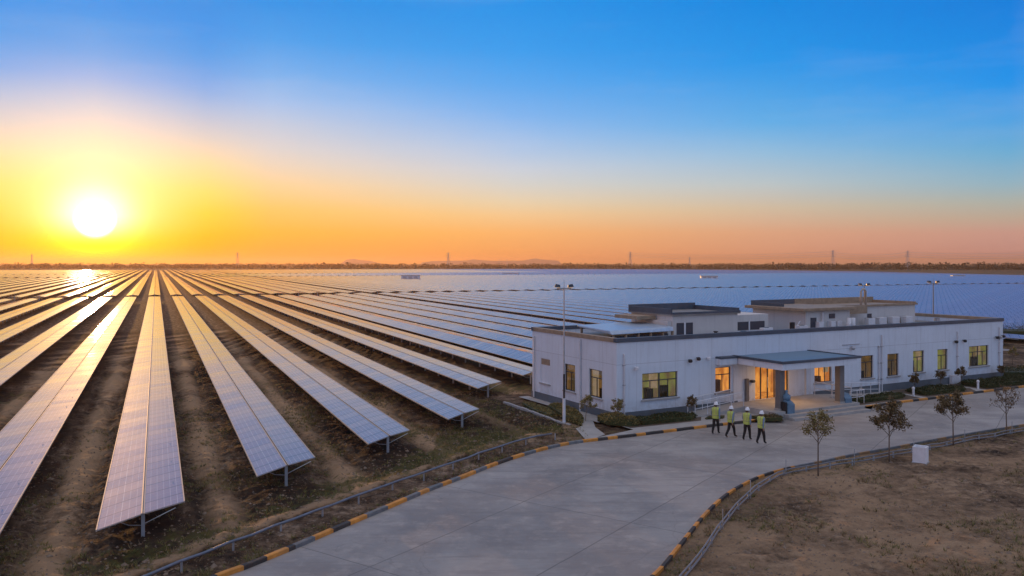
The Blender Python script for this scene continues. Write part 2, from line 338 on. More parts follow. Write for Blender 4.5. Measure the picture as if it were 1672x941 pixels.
TH_ = math.atan(581/1345.)
def groundmat():
    m = bpy.data.materials.new('dirt_ground'); m.use_nodes = True; n = NT(m.node_tree); p = m.node_tree.nodes['Principled BSDF']
    ge = n.n('ShaderNodeNewGeometry'); pos = ge.outputs['Position']
    def att(a):
        x = n.n('ShaderNodeAttribute', attribute_name=a); return x.outputs['Fac']
    tr, gr, far = att('track'), att('green'), att('far')
    f1 = n.noise(pos, .35, 9, .68); f2 = n.noise(pos, 1.7, 9, .7); f3 = n.noise(pos, 6, 6, .7)
    lf = att('left'); mpl = n.n('ShaderNodeMapping'); mpl.vector_type = 'TEXTURE'; mpl.inputs['Rotation'].default_value = (0, 0, TH_); mpl.inputs['Scale'].default_value = (.42, 2.4, 1); n.l(pos, mpl.inputs[0])
    fl = n.noise(mpl.outputs[0], 1.0, 8, .66); f1 = n.m('ADD', n.m('MULTIPLY', f1, n.m('SUBTRACT', 1., n.m('MULTIPLY', lf, .7))), n.m('MULTIPLY', fl, n.m('MULTIPLY', lf, .7)))
    c = n.ramp(n.m('ADD', n.m('MULTIPLY', f1, .5), n.m('MULTIPLY', f2, .5)), [(.38, (.022, .015, .011)), (.47, (.085, .056, .036)), (.535, (.19, .128, .083)), (.61, (.44, .32, .22))])
    c = n.mix(n.rng(f3, .50, .66, 0, .7), c, (.04, .028, .020, 1))
    f5 = n.noise(pos, 22, 4, .8); c = n.mix(n.rng(f5, .58, .70, 0, .55), c, (.42, .33, .25, 1))
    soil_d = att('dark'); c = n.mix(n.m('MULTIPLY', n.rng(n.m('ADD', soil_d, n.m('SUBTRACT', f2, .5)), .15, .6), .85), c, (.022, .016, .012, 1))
    c = n.mix(n.m('MULTIPLY', n.rng(n.m('ADD', tr, n.m('SUBTRACT', f2, .5)), .25, .8), .75), c, (.50, .335, .205, 1))
    gmask = n.rng(n.m('ADD', gr, n.m('MULTIPLY', n.m('SUBTRACT', f2, .5), 2.2)), .45, .75)
    c = n.mix(n.m('MULTIPLY', gmask, .8), c, n.mix(f3, (.035, .042, .012, 1), (.11, .105, .03, 1)))
    fc = n.ramp(n.noise(pos, .004, 5, .6), [(.35, (.07, .055, .035)), (.5, (.12, .09, .055)), (.65, (.055, .055, .03))])
    c = n.mix(far, c, fc)
    n.l(c, p.inputs['Base Color']); p.inputs['Roughness'].default_value = .95; p.inputs['Specular IOR Level'].default_value = .15
    b_ = n.n('ShaderNodeBump'); b_.inputs['Strength'].default_value = 1.0; b_.inputs['Distance'].default_value = .14
    n.l(n.m('ADD', n.noise(pos, 3.5, 9, .72), n.m('MULTIPLY', n.noise(pos, 14, 5, .7), .4)), b_.inputs['Height']); n.l(b_.outputs[0], p.inputs['Normal']); return m
M['ground'] = groundmat()
M['kerb_yellow'] = mat('kerb_yellow', (.56, .235, .04), .75, var=.3, vscale=2.5, dirt=(.22, .14, .07))
M['kerb_black'] = mat('kerb_black', (.03, .03, .032), .75, var=.4, vscale=3, dirt=(.10, .09, .08))
M['kerb_faded'] = mat('kerb_faded', (.27, .16, .075), .8, var=.4, vscale=2, dirt=(.15, .12, .09))
M['kerb_grey'] = mat('kerb_grey', (.13, .145, .16), .8, var=.3, vscale=3)

# ------------------------------------------------------------------ layout lines (metres)
def W(pts): return [G(u, v).xy for u, v in pts]
kerbL = [Vector((-18.6, 10.5)), Vector((-12.3, 19.7))] + W([(370, 941), (400, 931), (480, 898), (572, 858), (641, 829), (700, 803), (757, 782), (800, 764), (842, 749), (886, 736), (925, 727), (960, 722), (1000, 717.5), (1047, 712), (1102, 705), (1158, 698), (1210, 692), (1266, 685)])
kerbL2 = W([(1390, 670.5), (1430, 664.5), (1467, 659), (1529, 651.5), (1576, 645), (1625, 639), (1672, 633)]) + [Vector((75, 82))]
kerbR = [Vector((-6.5, 8)), Vector((-.2, 18.0))] + W([(1067, 941), (1082, 924), (1115, 883), (1142, 849), (1166, 824), (1188, 806), (1207, 795), (1232, 782), (1265, 771), (1294, 764), (1338, 756), (1378, 746.5), (1420, 739), (1463, 731.5), (1517, 721), (1572, 711), (1672, 695)]) + [Vector((80, 76))]
railL = W([(200, 975), (268, 947), (368, 905), (497, 858), (587, 822), (634, 805), (681, 788), (755, 763), (798, 747), (842, 731.5), (879, 722), (900, 719), (926, 717)])
railR = [Vector((1.5, 17.5))] + W([(1118, 945), (1146, 913), (1170, 873), (1188, 851), (1206, 829), (1232, 805), (1258, 787), (1280, 776), (1318, 770), (1371, 762), (1426, 753), (1490, 741), (1540, 731), (1600, 719), (1672, 706)]) + [Vector((62, 65))]
road_poly = kerbL + kerbL2 + kerbR[::-1]

# building frame: origin = near corner, local x runs along the front, local y back along the side
BC = Vector((6.31, 49.66, 0)); BR = math.atan2(.476, .879)
bx = Vector((math.cos(BR), math.sin(BR), 0)); by = Vector((-math.sin(BR), math.cos(BR), 0))
BL, BD, BH = 39.1, 10.2, 5.06
def LW(p, q, z=0): return BC+bx*p+by*q+Vector((0, 0, z))
def FW(u, v):                      # point on the front wall plane
    k = (u-CU)/F; p = (BC.y*k-BC.x)/(bx.x-bx.y*k); y = BC.y+bx.y*p; return p, H-(v-HV)*y/F
def PQ_(u, q):                    # distance along the front for a thing q metres back
    k = (u-CU)/F; o = BC+by*q; return (o.y*k-o.x)/(bx.x-bx.y*k)
def SW(u, v):
    k = (u-CU)/F; q = (BC.y*k-BC.x)/(by.x-by.y*k); y = BC.y+by.y*q; return q, H-(v-HV)*y/F

# solar field frame
TH = math.atan(581/1345.); dr = Vector((-math.sin(TH), math.cos(TH))); nr = Vector((math.cos(TH), math.sin(TH)))
PITCH = 5.55; S0 = -.42

# ------------------------------------------------------------------ ground: one sheet, fine near the camera
def axis(a, b, step, far0, far1, g=1.18):
    x = list(np.arange(a, b, step)); d = step
    while x[-1] < far1: d *= g; x.append(x[-1]+d)
    d = step
    while x[0] > far0: d *= g; x.insert(0, x[0]-d)
    return np.array(x)
xs = axis(-34, 40, .2, -6500, 6500); ys = axis(22, 74, .2, -400, 7500)
X, Y = np.meshgrid(xs, ys); P = np.stack([X.ravel(), Y.ravel()], 1)
def vnoise(P, sc, seed):
    rs = np.random.RandomState(seed); T = rs.rand(256, 256); q = P*sc; i = np.floor(q).astype(int); f = q-i; f = f*f*(3-2*f)
    a = T[i[:, 0] % 256, i[:, 1] % 256]; b = T[(i[:, 0]+1) % 256, i[:, 1] % 256]; c = T[i[:, 0] % 256, (i[:, 1]+1) % 256]; d = T[(i[:, 0]+1) % 256, (i[:, 1]+1) % 256]
    return (a*(1-f[:, 0])+b*f[:, 0])*(1-f[:, 1])+(c*(1-f[:, 0])+d*f[:, 0])*f[:, 1]-.5
def pdist(P, line):
    best = np.full(len(P), 1e9)
    for a, b in zip(line[:-1], line[1:]):
        a = np.array(a); b = np.array(b); ab = b-a; t = np.clip(((P-a)@ab)/(ab@ab), 0, 1); d = np.linalg.norm(P-a-t[:, None]*ab, axis=1); best = np.minimum(best, d)
    return best
def inside(P, poly):
    r = np.zeros(len(P), bool); n = len(poly)
    for i in range(n):
        x0, y0 = poly[i]; x1, y1 = poly[(i+1) % n]
        c = ((y0 > P[:, 1]) != (y1 > P[:, 1])) & (P[:, 0] < (x1-x0)*(P[:, 1]-y0)/(y1-y0+1e-12)+x0); r ^= c
    return r
near = (P[:, 0] > -60) & (P[:, 0] < 90) & (P[:, 1] > 5) & (P[:, 1] < 120)
Q = P[near]
inr = inside(Q, road_poly); dr_ = pdist(Q, road_poly+[road_poly[0]])
site = [LW(-2.4, BD+2.2).xy, LW(-2.4, -.2).xy] + W([(965, 726), (1047, 712), (1266, 685), (1390, 670), (1672, 633)]) + [LW(BL+2, BD+2.2).xy]
ins = inside(Q, site); ds = pdist(Q, site+[site[0]])
fade = np.clip(dr_/1.2, 0, 1)*np.clip(ds/.8, 0, 1); fade[inr | ins] = 0
z = .10*vnoise(Q, .5, 1)+.09*vnoise(Q, 1.3, 2)+.10*vnoise(Q, 2.6, 3)+.05*vnoise(Q, 4.8, 13)+.12*vnoise(Q, .17, 4)
# furrows and wheel tracks run with the panel rows
s_ = Q@np.array(nr); t_ = Q@np.array(dr)
ph = ((s_-S0)/PITCH) % 1.0; kk = np.floor((s_-S0)/PITCH)
solar = np.clip((s_*0+dr_-2.2)/1.5, 0, 1)*(Q[:, 0] < 7)*(~inr)*(~ins)*np.where(Q[:, 0] > 3, 0, 1)
leftside = solar > 0
wob = .35*vnoise(Q, .12, 9)+.15*vnoise(Q, .6, 10)
trk = np.exp(-((ph-.36+wob*.1)/.045)**2)+np.exp(-((ph-.63+wob*.1)/.05)**2)
z = z+solar*(-.17*trk + .05*np.cos(ph*2*np.pi*6)*(.5+vnoise(Q, .4, 12)))
berm = np.exp(-((pdist(Q, railL)-1.0)/.6)**2)*(~inr)*leftside
z = z+.16*berm+solar*(.07*np.abs(vnoise(Q, 2.2, 51))+.05*vnoise(Q, 4.5, 52))
zz = np.zeros(len(P))-.02
zz[near] = z*fade+.03*fade
tmp = zz[near]; tmp[inr | ins] = -.06; zz[near] = tmp
track = np.zeros(len(P)); green = np.zeros(len(P)); far = np.zeros(len(P))
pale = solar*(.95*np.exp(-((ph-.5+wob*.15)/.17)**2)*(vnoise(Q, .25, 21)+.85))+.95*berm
right = (~inr) & (~ins) & (Q[:, 0] > 3) & (Q[:, 1] < 75)
pale = pale+right*(.58+.6*vnoise(Q, .15, 22)+.5*vnoise(Q, .7, 23))
track[near] = pale
gg = .22+.55*vnoise(Q, .3, 31)+.35*vnoise(Q, 1., 32)
gg = gg+.45*np.exp(-((pdist(Q, railL)-2.2)/1.3)**2)*leftside+.35*leftside*np.clip((Q[:, 0]+8)/8, 0, 1)-.12*right*(dr_ > 2.5)+.2*right*(dr_ < 2.0)
green[near] = gg
dd = np.hypot(P[:, 0], P[:, 1]); far[:] = np.clip((dd-900)/400, 0, 1); far[(P[:, 0] > 80+0*P[:, 1]) & (P[:, 1] < 1100) & (P[:, 0] > 385)] = 1
nx, ny = len(xs), len(ys)
idx = np.arange(nx*ny).reshape(ny, nx)
faces = np.stack([idx[:-1, :-1], idx[:-1, 1:], idx[1:, 1:], idx[1:, :-1]], -1).reshape(-1, 4)
me = bpy.data.meshes.new('ground'); me.vertices.add(nx*ny); me.vertices.foreach_set('co', np.stack([P[:, 0], P[:, 1], zz], 1).ravel())
me.loops.add(faces.size); me.loops.foreach_set('vertex_index', faces.ravel()); me.polygons.add(len(faces)); me.polygons.foreach_set('loop_start', np.arange(0, faces.size, 4)); me.polygons.foreach_set('loop_total', np.full(len(faces), 4))
me.update(calc_edges=True); me.polygons.foreach_set('use_smooth', np.ones(len(faces), bool))
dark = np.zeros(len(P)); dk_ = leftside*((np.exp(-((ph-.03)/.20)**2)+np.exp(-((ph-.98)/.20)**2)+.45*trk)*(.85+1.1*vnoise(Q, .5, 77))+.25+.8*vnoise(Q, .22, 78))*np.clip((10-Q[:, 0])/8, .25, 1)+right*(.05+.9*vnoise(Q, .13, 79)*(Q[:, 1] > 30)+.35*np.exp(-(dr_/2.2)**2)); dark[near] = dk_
left = np.zeros(len(P)); left[near] = leftside*1.0; left[(P[:, 0] < 0) & (~near)] = 1
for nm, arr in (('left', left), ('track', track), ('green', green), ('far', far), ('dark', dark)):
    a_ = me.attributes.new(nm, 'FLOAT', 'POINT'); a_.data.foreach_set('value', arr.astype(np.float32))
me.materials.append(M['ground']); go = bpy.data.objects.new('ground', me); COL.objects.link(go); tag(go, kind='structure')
def zat(x, y):
    i = min(max(np.searchsorted(xs, x)-1, 0), nx-2); j = min(max(np.searchsorted(ys, y)-1, 0), ny-2)
    return float(zz[j*nx+i]+zz[j*nx+i+1]+zz[(j+1)*nx+i]+zz[(j+1)*nx+i+1])/4

# road, kerbs, pavement
def flat(name, poly, z, m, parent=None):
    from mathutils.geometry import tessellate_polygon
    tri = tessellate_polygon([[Vector((p[0], p[1], 0)) for p in poly]])
    me = bpy.data.meshes.new(name); vs_ = [(p[0], p[1], z) for p in poly]
    fs = []
    for t in tri:
        a, b, c = [Vector(vs_[i]) for i in t]
        fs.append(t if (b-a).cross(c-a).z > 0 else t[::-1])
    me.from_pydata(vs_, [], fs); me.materials.append(m); me.update(); o = bpy.data.objects.new(name, me); COL.objects.link(o); return o
apron = [kerbL[-1], kerbL2[0]]
ro = flat('road', road_poly, .0, M['road']); tag(ro, kind='structure')

def resample(line, step):
    pts = [Vector(p) for p in line]; out = [pts[0]]; acc = 0
    for a, b in zip(pts[:-1], pts[1:]):
        L_ = (b-a).length; t = step-acc
        while t <= L_: out.append(a+(b-a)*(t/L_)); t += step
        acc = (L_-(t-step))
    return out
def smooth(line, it=2):
    for _ in range(it):
        o = [line[0]]
        for a, b in zip(line[:-1], line[1:]): o += [a*.75+b*.25, a*.25+b*.75]
        o.append(line[-1]); line = o
    return line
def kerb(line, side, seg=.95, seed=1):
    rnd = random.Random(seed); mb = MB(); pts = resample(smooth(line), seg/3); n = len(pts)
    for i in range(n-1):
        a, b = pts[i], pts[i+1]; pa_ = pts[max(i-1, 0)]; nb = pts[min(i+2, n-1)]
        na = (b-pa_).normalized(); nb_ = (nb-a).normalized(); na = Vector((-na.y, na.x))*side; nb_ = Vector((-nb_.y, nb_.x))*side
        if i == 0: left_ = 0; yellow = False
        if left_ <= 0: yellow = not yellow; left_ = rnd.choice((3, 3, 3, 4, 2)) if yellow else rnd.choice((2, 3, 3, 3, 4)); blk_ = rnd.random()
        left_ -= 1
        mi = 0 if yellow else (1 if (a.y < 27.5 or a.x > 4 or side < 0 or blk_ < .25) else 2)
        if side < 0 and a.x > 13: mi = 3 if (yellow and blk_ < .75) else 2
        w_ = .17 if side > 0 else .13; zt = .14 if side > 0 else .11
        q = [(a, 0), (b, 0)]
        vsx = [(a.x, a.y, -.08), (b.x, b.y, -.08), (a.x, a.y, zt-.02), (b.x, b.y, zt-.02), (a.x+na.x*.03, a.y+na.y*.03, zt), (b.x+nb_.x*.03, b.y+nb_.y*.03, zt),
               (a.x+na.x*w_, a.y+na.y*w_, zt), (b.x+nb_.x*w_, b.y+nb_.y*w_, zt), (a.x+na.x*w_, a.y+na.y*w_, -.08), (b.x+nb_.x*w_, b.y+nb_.y*w_, -.08)]
        fs = [(0, 1, 3, 2), (2, 3, 5, 4), (4, 5, 7, 6), (6, 7, 9, 8)]
        if i % 3 == 2: pass
        mb.add(vsx, fs, mi)
    o = mb.build('kerb', [M['kerb_yellow'], M['kerb_black'], M['kerb_grey'], M['kerb_faded']]); tag(o, kind='structure'); return o
kerb(kerbL, 1, .95); kerb(kerbL2, 1, .95); kerb(kerbR, -1, .82)

pave_poly = [p for p in W([(960, 722), (1000, 717.5), (1047, 712), (1102, 705), (1158, 698), (1210, 692), (1266, 685)])]
pave_poly = [p+Vector((-.08, .14)) for p in pave_poly] + [LW(9.0, -4.8).xy, LW(9.0, -.02).xy, LW(-.7, -.02).xy, LW(-.7, -2.6).xy]
tag(flat('pavement', pave_poly, .10, M['concrete']), kind='structure')
pave2 = [p+Vector((-.06, .14)) for p in kerbL2[:-1]] + [LW(BL+3.5, -3.2).xy, LW(BL+3.5, -.02).xy, LW(16.6, -.02).xy, LW(16.6, -4.8).xy]
tag(flat('pavement', pave2, .10, M['concrete']), kind='structure')
# paved strip at the side wall and the little path at the corner
tag(flat('footpath', [LW(-.02, .2).xy, LW(-.02, BD+.6).xy, LW(-.8, BD+.6).xy, LW(-.8, 4.2).xy, LW(-1.2, 3.5).xy, LW(-1.2, .2).xy], .07, M['concrete']), kind='structure')
tag(flat('footpath', W([(947, 672), (962, 671), (972, 700), (988, 712), (958, 723), (940, 702), (950, 698)]), .085, M['concrete']), kind='structure')

# ------------------------------------------------------------------ solar field
ZR, ZE, HW = 1.0, .955, 1.36; SK = .87
def slope_mesh(mb, uvs, side, t0, t1, skew0, th=.04, HW=1.36, ZE=.62):
    # one tilted slope of the table; side -1 left, +1 right
    xi, xo = .055*side, HW*side
    def row(x, z): return x, z
    def tt(t, x, sk): return t+SK*x*sk
    b = len(mb.v)
    for (x, zt) in ((xi, ZR), (xo, ZE)):
        for t, sk in ((t0, skew0), (t1, 0)):
            y = tt(t, x, sk); mb.v.append((x, y, zt)); mb.v.append((x, y, zt-th))
    # 0 in/t0 top,1 bottom,2 in/t1 top,3,4 out/t0 top,5,6 out/t1 top,7
    top = (0, 4, 6, 2) if side > 0 else (0, 2, 6, 4)
    fs = [top, tuple(reversed([i+1 for i in top])), (0, 1, 5, 4), (2, 6, 7, 3), (4, 5, 7, 6), (0, 2, 3, 1)]
    for j, f in enumerate(fs):
        mb.f.append(tuple(b+i for i in f)); mb.mi.append(0 if j == 0 else 1)
        for i in f:
            x, y, _ = mb.v[b+i]; uvs.append(((y-SK*x)/1.25, abs(x)/HW*.998+(1 if side > 0 else 0)))
def set_uv(o, uvs):
    l = o.data.uv_layers.new(name='UVMap'); l.data.foreach_set('uv', np.array(uvs, dtype=np.float32).ravel())
post_mesh = None
def make_row(k, s, t0, t1, detailed, label, group, npost=0):
    org = nr*s+dr*t0
    root = None
    if detailed:
        root = empty('solar_panel_row', (org.x, org.y, 0), TH, label, 'solar panel row', group)
        for side in (-1, 1):
            mb = MB(); uv = []; slope_mesh(mb, uv, side, 0, t1-t0, 1, .04, HW, ZE); o = mb.build('panel_bank', [M['panel'], M['steel']], root); set_uv(o, uv)
        mb = MB()
        for sd in (-1, 1): mb.add([(.018*sd, SK*0, ZR+.014), (.058*sd, .02, ZR+.008), (.058*sd, t1-t0, ZR+.008), (.018*sd, t1-t0, ZR+.014)], [(0, 1, 2, 3) if sd > 0 else (3, 2, 1, 0)])
        for sd in (-1, 1): mb.box(HW*sd-.02, HW*sd+.02, SK*HW*sd, t1-t0, ZE-.05, ZE+.012)
        mb.build('edge_rail', M['rail'], root)
        mb = MB().box(-.05, .05, .25, t1-t0-.2, ZR-.17, ZR-.07); mb.build('spine_beam', M['steel'], root)
        global post_mesh
        pp = list(np.arange(.35, t1-t0, 3.75))[:npost]
        for i, y in enumerate(pp):
            if post_mesh is None:
                mbp = MB(); mbp.box(-.06, .06, -.035, .035, -.3, ZR-.16)
                mbp.tube([(-.04, 0, .50), (-.45, -.02, .56), (-1.2, -.03, ZE-.02)], .016, 5); mbp.tube([(.04, 0, .55), (1.05, .03, ZE+.02)], .016, 5)
                po = mbp.build('post', M['steel'], root); post_mesh = po.data
            else:
                po = bpy.data.objects.new('post', post_mesh); COL.objects.link(po); po.parent = root
            po.location = (0, y, 0)
        return root
    mb = MB(); uv = []
    for side in (-1, 1): slope_mesh(mb, uv, side, 0, t1-t0, 0, .04, 2.35 if 5 < k < 11 else (2.1 if k > 10 else 1.5), .72 if k > 5 else .78)
    if npost:
        for y in np.arange(.5, min(t1-t0, npost), 5.): 
            nb = len(mb.f); mb.box(-.07, .07, y-.07, y+.07, -.1, ZR-.05, 1); uv += [(0, 0)]*24
    o = mb.build('solar_panel_row', [M['panel'], M['steel']]); set_uv(o, uv)
    o.location = (org.x, org.y, 0); o.rotation_euler = (0, 0, TH); tag(o, label, 'solar panel row', group)
    return o
T0 = {-6: 14, -5: 14, -4: 12, -3: 15, -2: 20, -1: 25.7, 0: 31.0, 1: 36.0, 2: 40.1, 3: 44.5, 4: 54.4, 5: 59.2}
words = {-4: 'solar panel row at the far left edge, fourth left of the row nearest the camera', -3: 'third solar panel row left of the row nearest the camera', -2: 'second solar panel row left of the row nearest the camera',
 -1: 'solar panel row running off the left edge just left of the row nearest the camera', 0: 'solar panel row nearest the camera, pointing almost straight at the sunset horizon',
 1: 'solar panel row just right of the nearest one, its end standing clear over bare soil', 2: 'third solar panel row from the nearest, ending in front of the pipe rail bend',
 3: 'blue tinted solar panel row ending short of the lamp post, fourth counting from the nearest', 4: 'solar panel row whose tip stops just left of the white building wall', 5: 'solar panel row vanishing behind the left rear corner of the white building'}
BND = [(-1500, 800), (-720, 1000), (-350, 1130), (0, 1230), (157, 1180), (375, 960), (376, 0)]
def ymax(x):
    if x > 375: return 0
    for (a, ya), (b, yb) in zip(BND[:-1], BND[1:]):
        if a <= x <= b: return ya+(yb-ya)*(x-a)/(b-a)
    return 950
allrows = []
k = -60
def svals():
    for k in range(-50, 125):
        s = S0+PITCH*k
        if k > 10: s += 1.5
        yield k, s
blocks = [(0, 232.5, 'near'), (247, 566, 'second'), (581, 722, 'third'), (731, 1600, 'last')]
for k, s in svals():
    for bi, (a, b, nm) in enumerate(blocks):
        t0 = max(a, 4.8*abs(s) if s < -18 else 0, (.60*s-8) if s > 0 else 0)
        if bi == 0: t0 = max(t0, T0.get(k, 64.5)) if k > -7 else t0
        ts = np.arange(t0, b, 4.)
        ok = [t for t in ts if (lambda x, y: y < ymax(x) and x < 375)(-.3965*t+.918*s, .918*t+.3965*s)]
        if len(ok) < 2: continue
        a1, b1 = ok[0], min(ok[-1]+4, b)
        if k > 8 and bi == 0: b1 = min(b1+6, 239)
        if bi == 0 and a1 < t0+1: a1 = t0
        ym = .918*(a1+ (b1-a1)*.25)+.3965*s
        sz = (1/max(10, .918*a1+.3965*s)-1/(.918*b1+.3965*s))*(1 if ym < 1e9 else 0)*(1+.0*s)
        allrows.append((sz, k, s, a1, b1, bi))
allrows.sort(reverse=True)
bulk = MB(); buv = []
gl_ = {0: 'solar panel rows of the near block', 1: 'solar panel rows beyond the first cross track', 2: 'solar panel rows beyond the second cross track', 3: 'solar panel rows of the farthest block'}
lb = {0: 'long solar panel row of the near block, right of the building tip and beside dozens alike', 1: 'long distant solar panel row beyond the first cross track', 2: 'thin distant solar panel row between the second and third cross tracks', 3: 'very distant solar panel row below the line of trees'}
ORD = ['first', 'second', 'third', 'fourth', 'fifth', 'sixth', 'seventh', 'eighth', 'ninth', 'tenth', 'eleventh', 'twelfth']
def rowlabel(k, bi):
    if bi == 0:
        if k < 0: return '%s solar panel row left of the row nearest the camera, cut by the left edge' % ORD[-k-1] if -k <= 12 else lb[0]
        if k <= 10: return '%s solar panel row left of the dark service lane, passing behind the building' % ORD[10-k]
        if k <= 22: return '%s solar panel row right of the dark service lane, running behind the building' % ORD[k-11]
        return 'solar panel row far right of the dark service lane, behind the white building'
    if bi == 1 and -8 <= k <= 12:
        if k == 0: return 'solar panel row beyond the cross track, in line with the row nearest the camera'
        return 'panel row past the cross track, %s %s of the one continuing the nearest row' % (ORD[abs(k)-1], 'left' if k < 0 else 'right')
    return lb[bi]
cnt = 0
for sz, k, s, a, b, bi in allrows:
    if cnt < 300:
        cnt += 1
        if bi == 0 and -4 <= k <= 5:
            make_row(k, s, a, b, True, words[k], gl_[0], 46)
        elif bi == 0:
            lab = rowlabel(k, 0)
            make_row(k, s, a, b, False, lab, gl_[0]+(' at the left edge' if k < 0 else (' behind the building' if k <= 10 else ' right of the lane')), 170)
        else:
            make_row(k, s, a, b, False, rowlabel(k, bi), gl_[bi], 60 if bi == 1 else 0)
    else:
        org = nr*s+dr*a; mb = MB(); uv = []
        for side in (-1, 1): slope_mesh(mb, uv, side, 0, b-a, 0)
        c_, s2 = math.cos(TH), math.sin(TH)
        bulk.add([(org.x+x*c_-y*s2, org.y+x*s2+y*c_, z_) for x, y, z_ in mb.v], mb.f); bulk.mi[-len(mb.mi):] = mb.mi; buv += uv
if bulk.f:
    o = bulk.build('distant_solar_panels', [M['panel'], M['steel']]); set_uv(o, buv); tag(o, 'mass of the farthest solar panel rows merging below the tree line', 'solar panels', kind='stuff')

# ------------------------------------------------------------------ building
BLD = empty('control_building', BC, BR, 'long low white control building with lit windows and a porch beside the concrete yard', 'building')
rng2 = random.Random(3)
front_open = []; side_open = []
def fr(u0, v0, u1, v1):
    p0, z1 = FW(u0, v0); p1, _ = FW(u1, v0); pm, z0 = FW(u0, v1); return [p0, p1, z0, z1]
WF = [  # front windows: rect, mullions, transom, room
 (fr(1048.6, 610.6, 1106.6, 653.4), 4, 'room_green', 'frame4'),
 (fr(1168, 600.5, 1193.7, 642), 2, 'room_orange', ''),
 (fr(1330, 597, 1358, 626), 3, 'room_orange', 'no'),
 (fr(1406, 581.4, 1426, 619), 2, 'dim_glow', ''),
 (fr(1449, 578.5, 1467.5, 615), 2, 'dim_glow', ''),
 (fr(1491, 573.5, 1509, 609), 2, 'room_green', ''),
 (fr(1530.7, 571, 1547.5, 605), 2, 'room_green', ''),
 (fr(1582.4, 566, 1614, 599.5), 4, 'room_green', 'frame4')]
pd0 = FW(1233, 600)[0]; pd1 = FW(1288, 600)[0]
door = [pd0, pd1, .46, 3.25]
def sr(u0, v0, u1, v1):   # u0 nearer the corner (right), u1 further
    q0, z1 = SW(u0, v0); q1, _ = SW(u1, v0); _, z0 = SW(u0, v1); return [q0, q1, z0, z1]
WS = [(sr(983, 606, 961.6, 652), 2, 'dim_glow'), (sr(939, 597, 921.5, 641), 2, 'dim_glow'), (sr(898, 587, 883, 628), 2, 'sealed')]  # dim glow behind the side panes stands in for the sunset reflection
def wall_face(mb, L_, hgt, opens, fn, z0=-.05):
    us = sorted(set([0, L_]+[o[0] for o in opens]+[o[1] for o in opens])); zs = sorted(set([z0, hgt]+[o[2] for o in opens]+[o[3] for o in opens]))
    for a, b in zip(us[:-1], us[1:]):
        for c, d in zip(zs[:-1], zs[1:]):
            m_ = ((a+b)/2, (c+d)/2)
            if any(o[0] < m_[0] < o[1] and o[2] < m_[1] < o[3] for o in opens): continue
            mb.add([fn(a, 0, c), fn(b, 0, c), fn(b, 0, d), fn(a, 0, d)], [(0, 1, 2, 3)])
    for o in opens:
        a, b, c, d = o[:4]; e = .22
        mb.add([fn(a, 0, c), fn(b, 0, c), fn(b, e, c), fn(a, e, c), fn(a, 0, d), fn(b, 0, d), fn(b, e, d), fn(a, e, d)], [(0, 3, 2, 1)[::-1], (4, 5, 6, 7), (0, 4, 7, 3), (1, 2, 6, 5)])
ff = lambda u, e, z_: (u, e, z_)
sf = lambda u, e, z_: (e, u, z_)
WT = 4.80
mb = MB(); wall_face(mb, BL, WT, [w_[0] for w_ in WF]+[door], ff); wall_face(mb, BD, WT, [w_[0] for w_ in WS], sf)
mb.add([(BL, 0, -.05), (BL, BD, -.05), (BL, BD, WT), (BL, 0, WT)], [(0, 1, 2, 3)]); mb.add([(0, BD, -.05), (BL, BD, -.05), (BL, BD, WT), (0, BD, WT)], [(0, 3, 2, 1)])
# inner faces of the parapet upstand
for (x0, x1, y0, y1) in ((0, BL, .22, .22), (0, BL, BD-.22, BD-.22), (.22, .22, 0, BD), (BL-.22, BL-.22, 0, BD)):
    mb.add([(x0, y0, 4.3), (x1, y1, 4.3), (x1, y1, WT), (x0, y0, WT)], [(0, 1, 2, 3)])
mb.build('wall', M['wall'], BLD)
MB().box(.22, BL-.22, .22, BD-.22, 4.25, 4.42).build('roof', M['roof'], BLD)
mb = MB(); mb.box(-.07, BL+.07, -.07, .26, WT, BH); mb.build('coping', M['coping'], BLD, bevel=.015)
for x0_, x1_ in ((-.07, .26), (BL-.26, BL+.07)): MB().box(x0_, x1_, .262, BD-.262, WT, BH).build('coping', M['tan_coping'], BLD, bevel=.015)
mb = MB(); mb.box(-.07, BL+.07, BD-.26, BD+.07, WT, BH); mb.build('coping', M['coping'], BLD)
mb = MB(); mb.box(-.05, pd0-1.6, -.05, .002, -.05, .55); mb.box(pd1+2.4, BL+.05, -.05, .002, -.05, .62); mb.box(-.05, .002, .003, BD+.05, -.05, .55); mb.box(BL-.002, BL+.05, .003, BD, -.05, .6)
mb.build('plinth', M['plinth'], BLD)
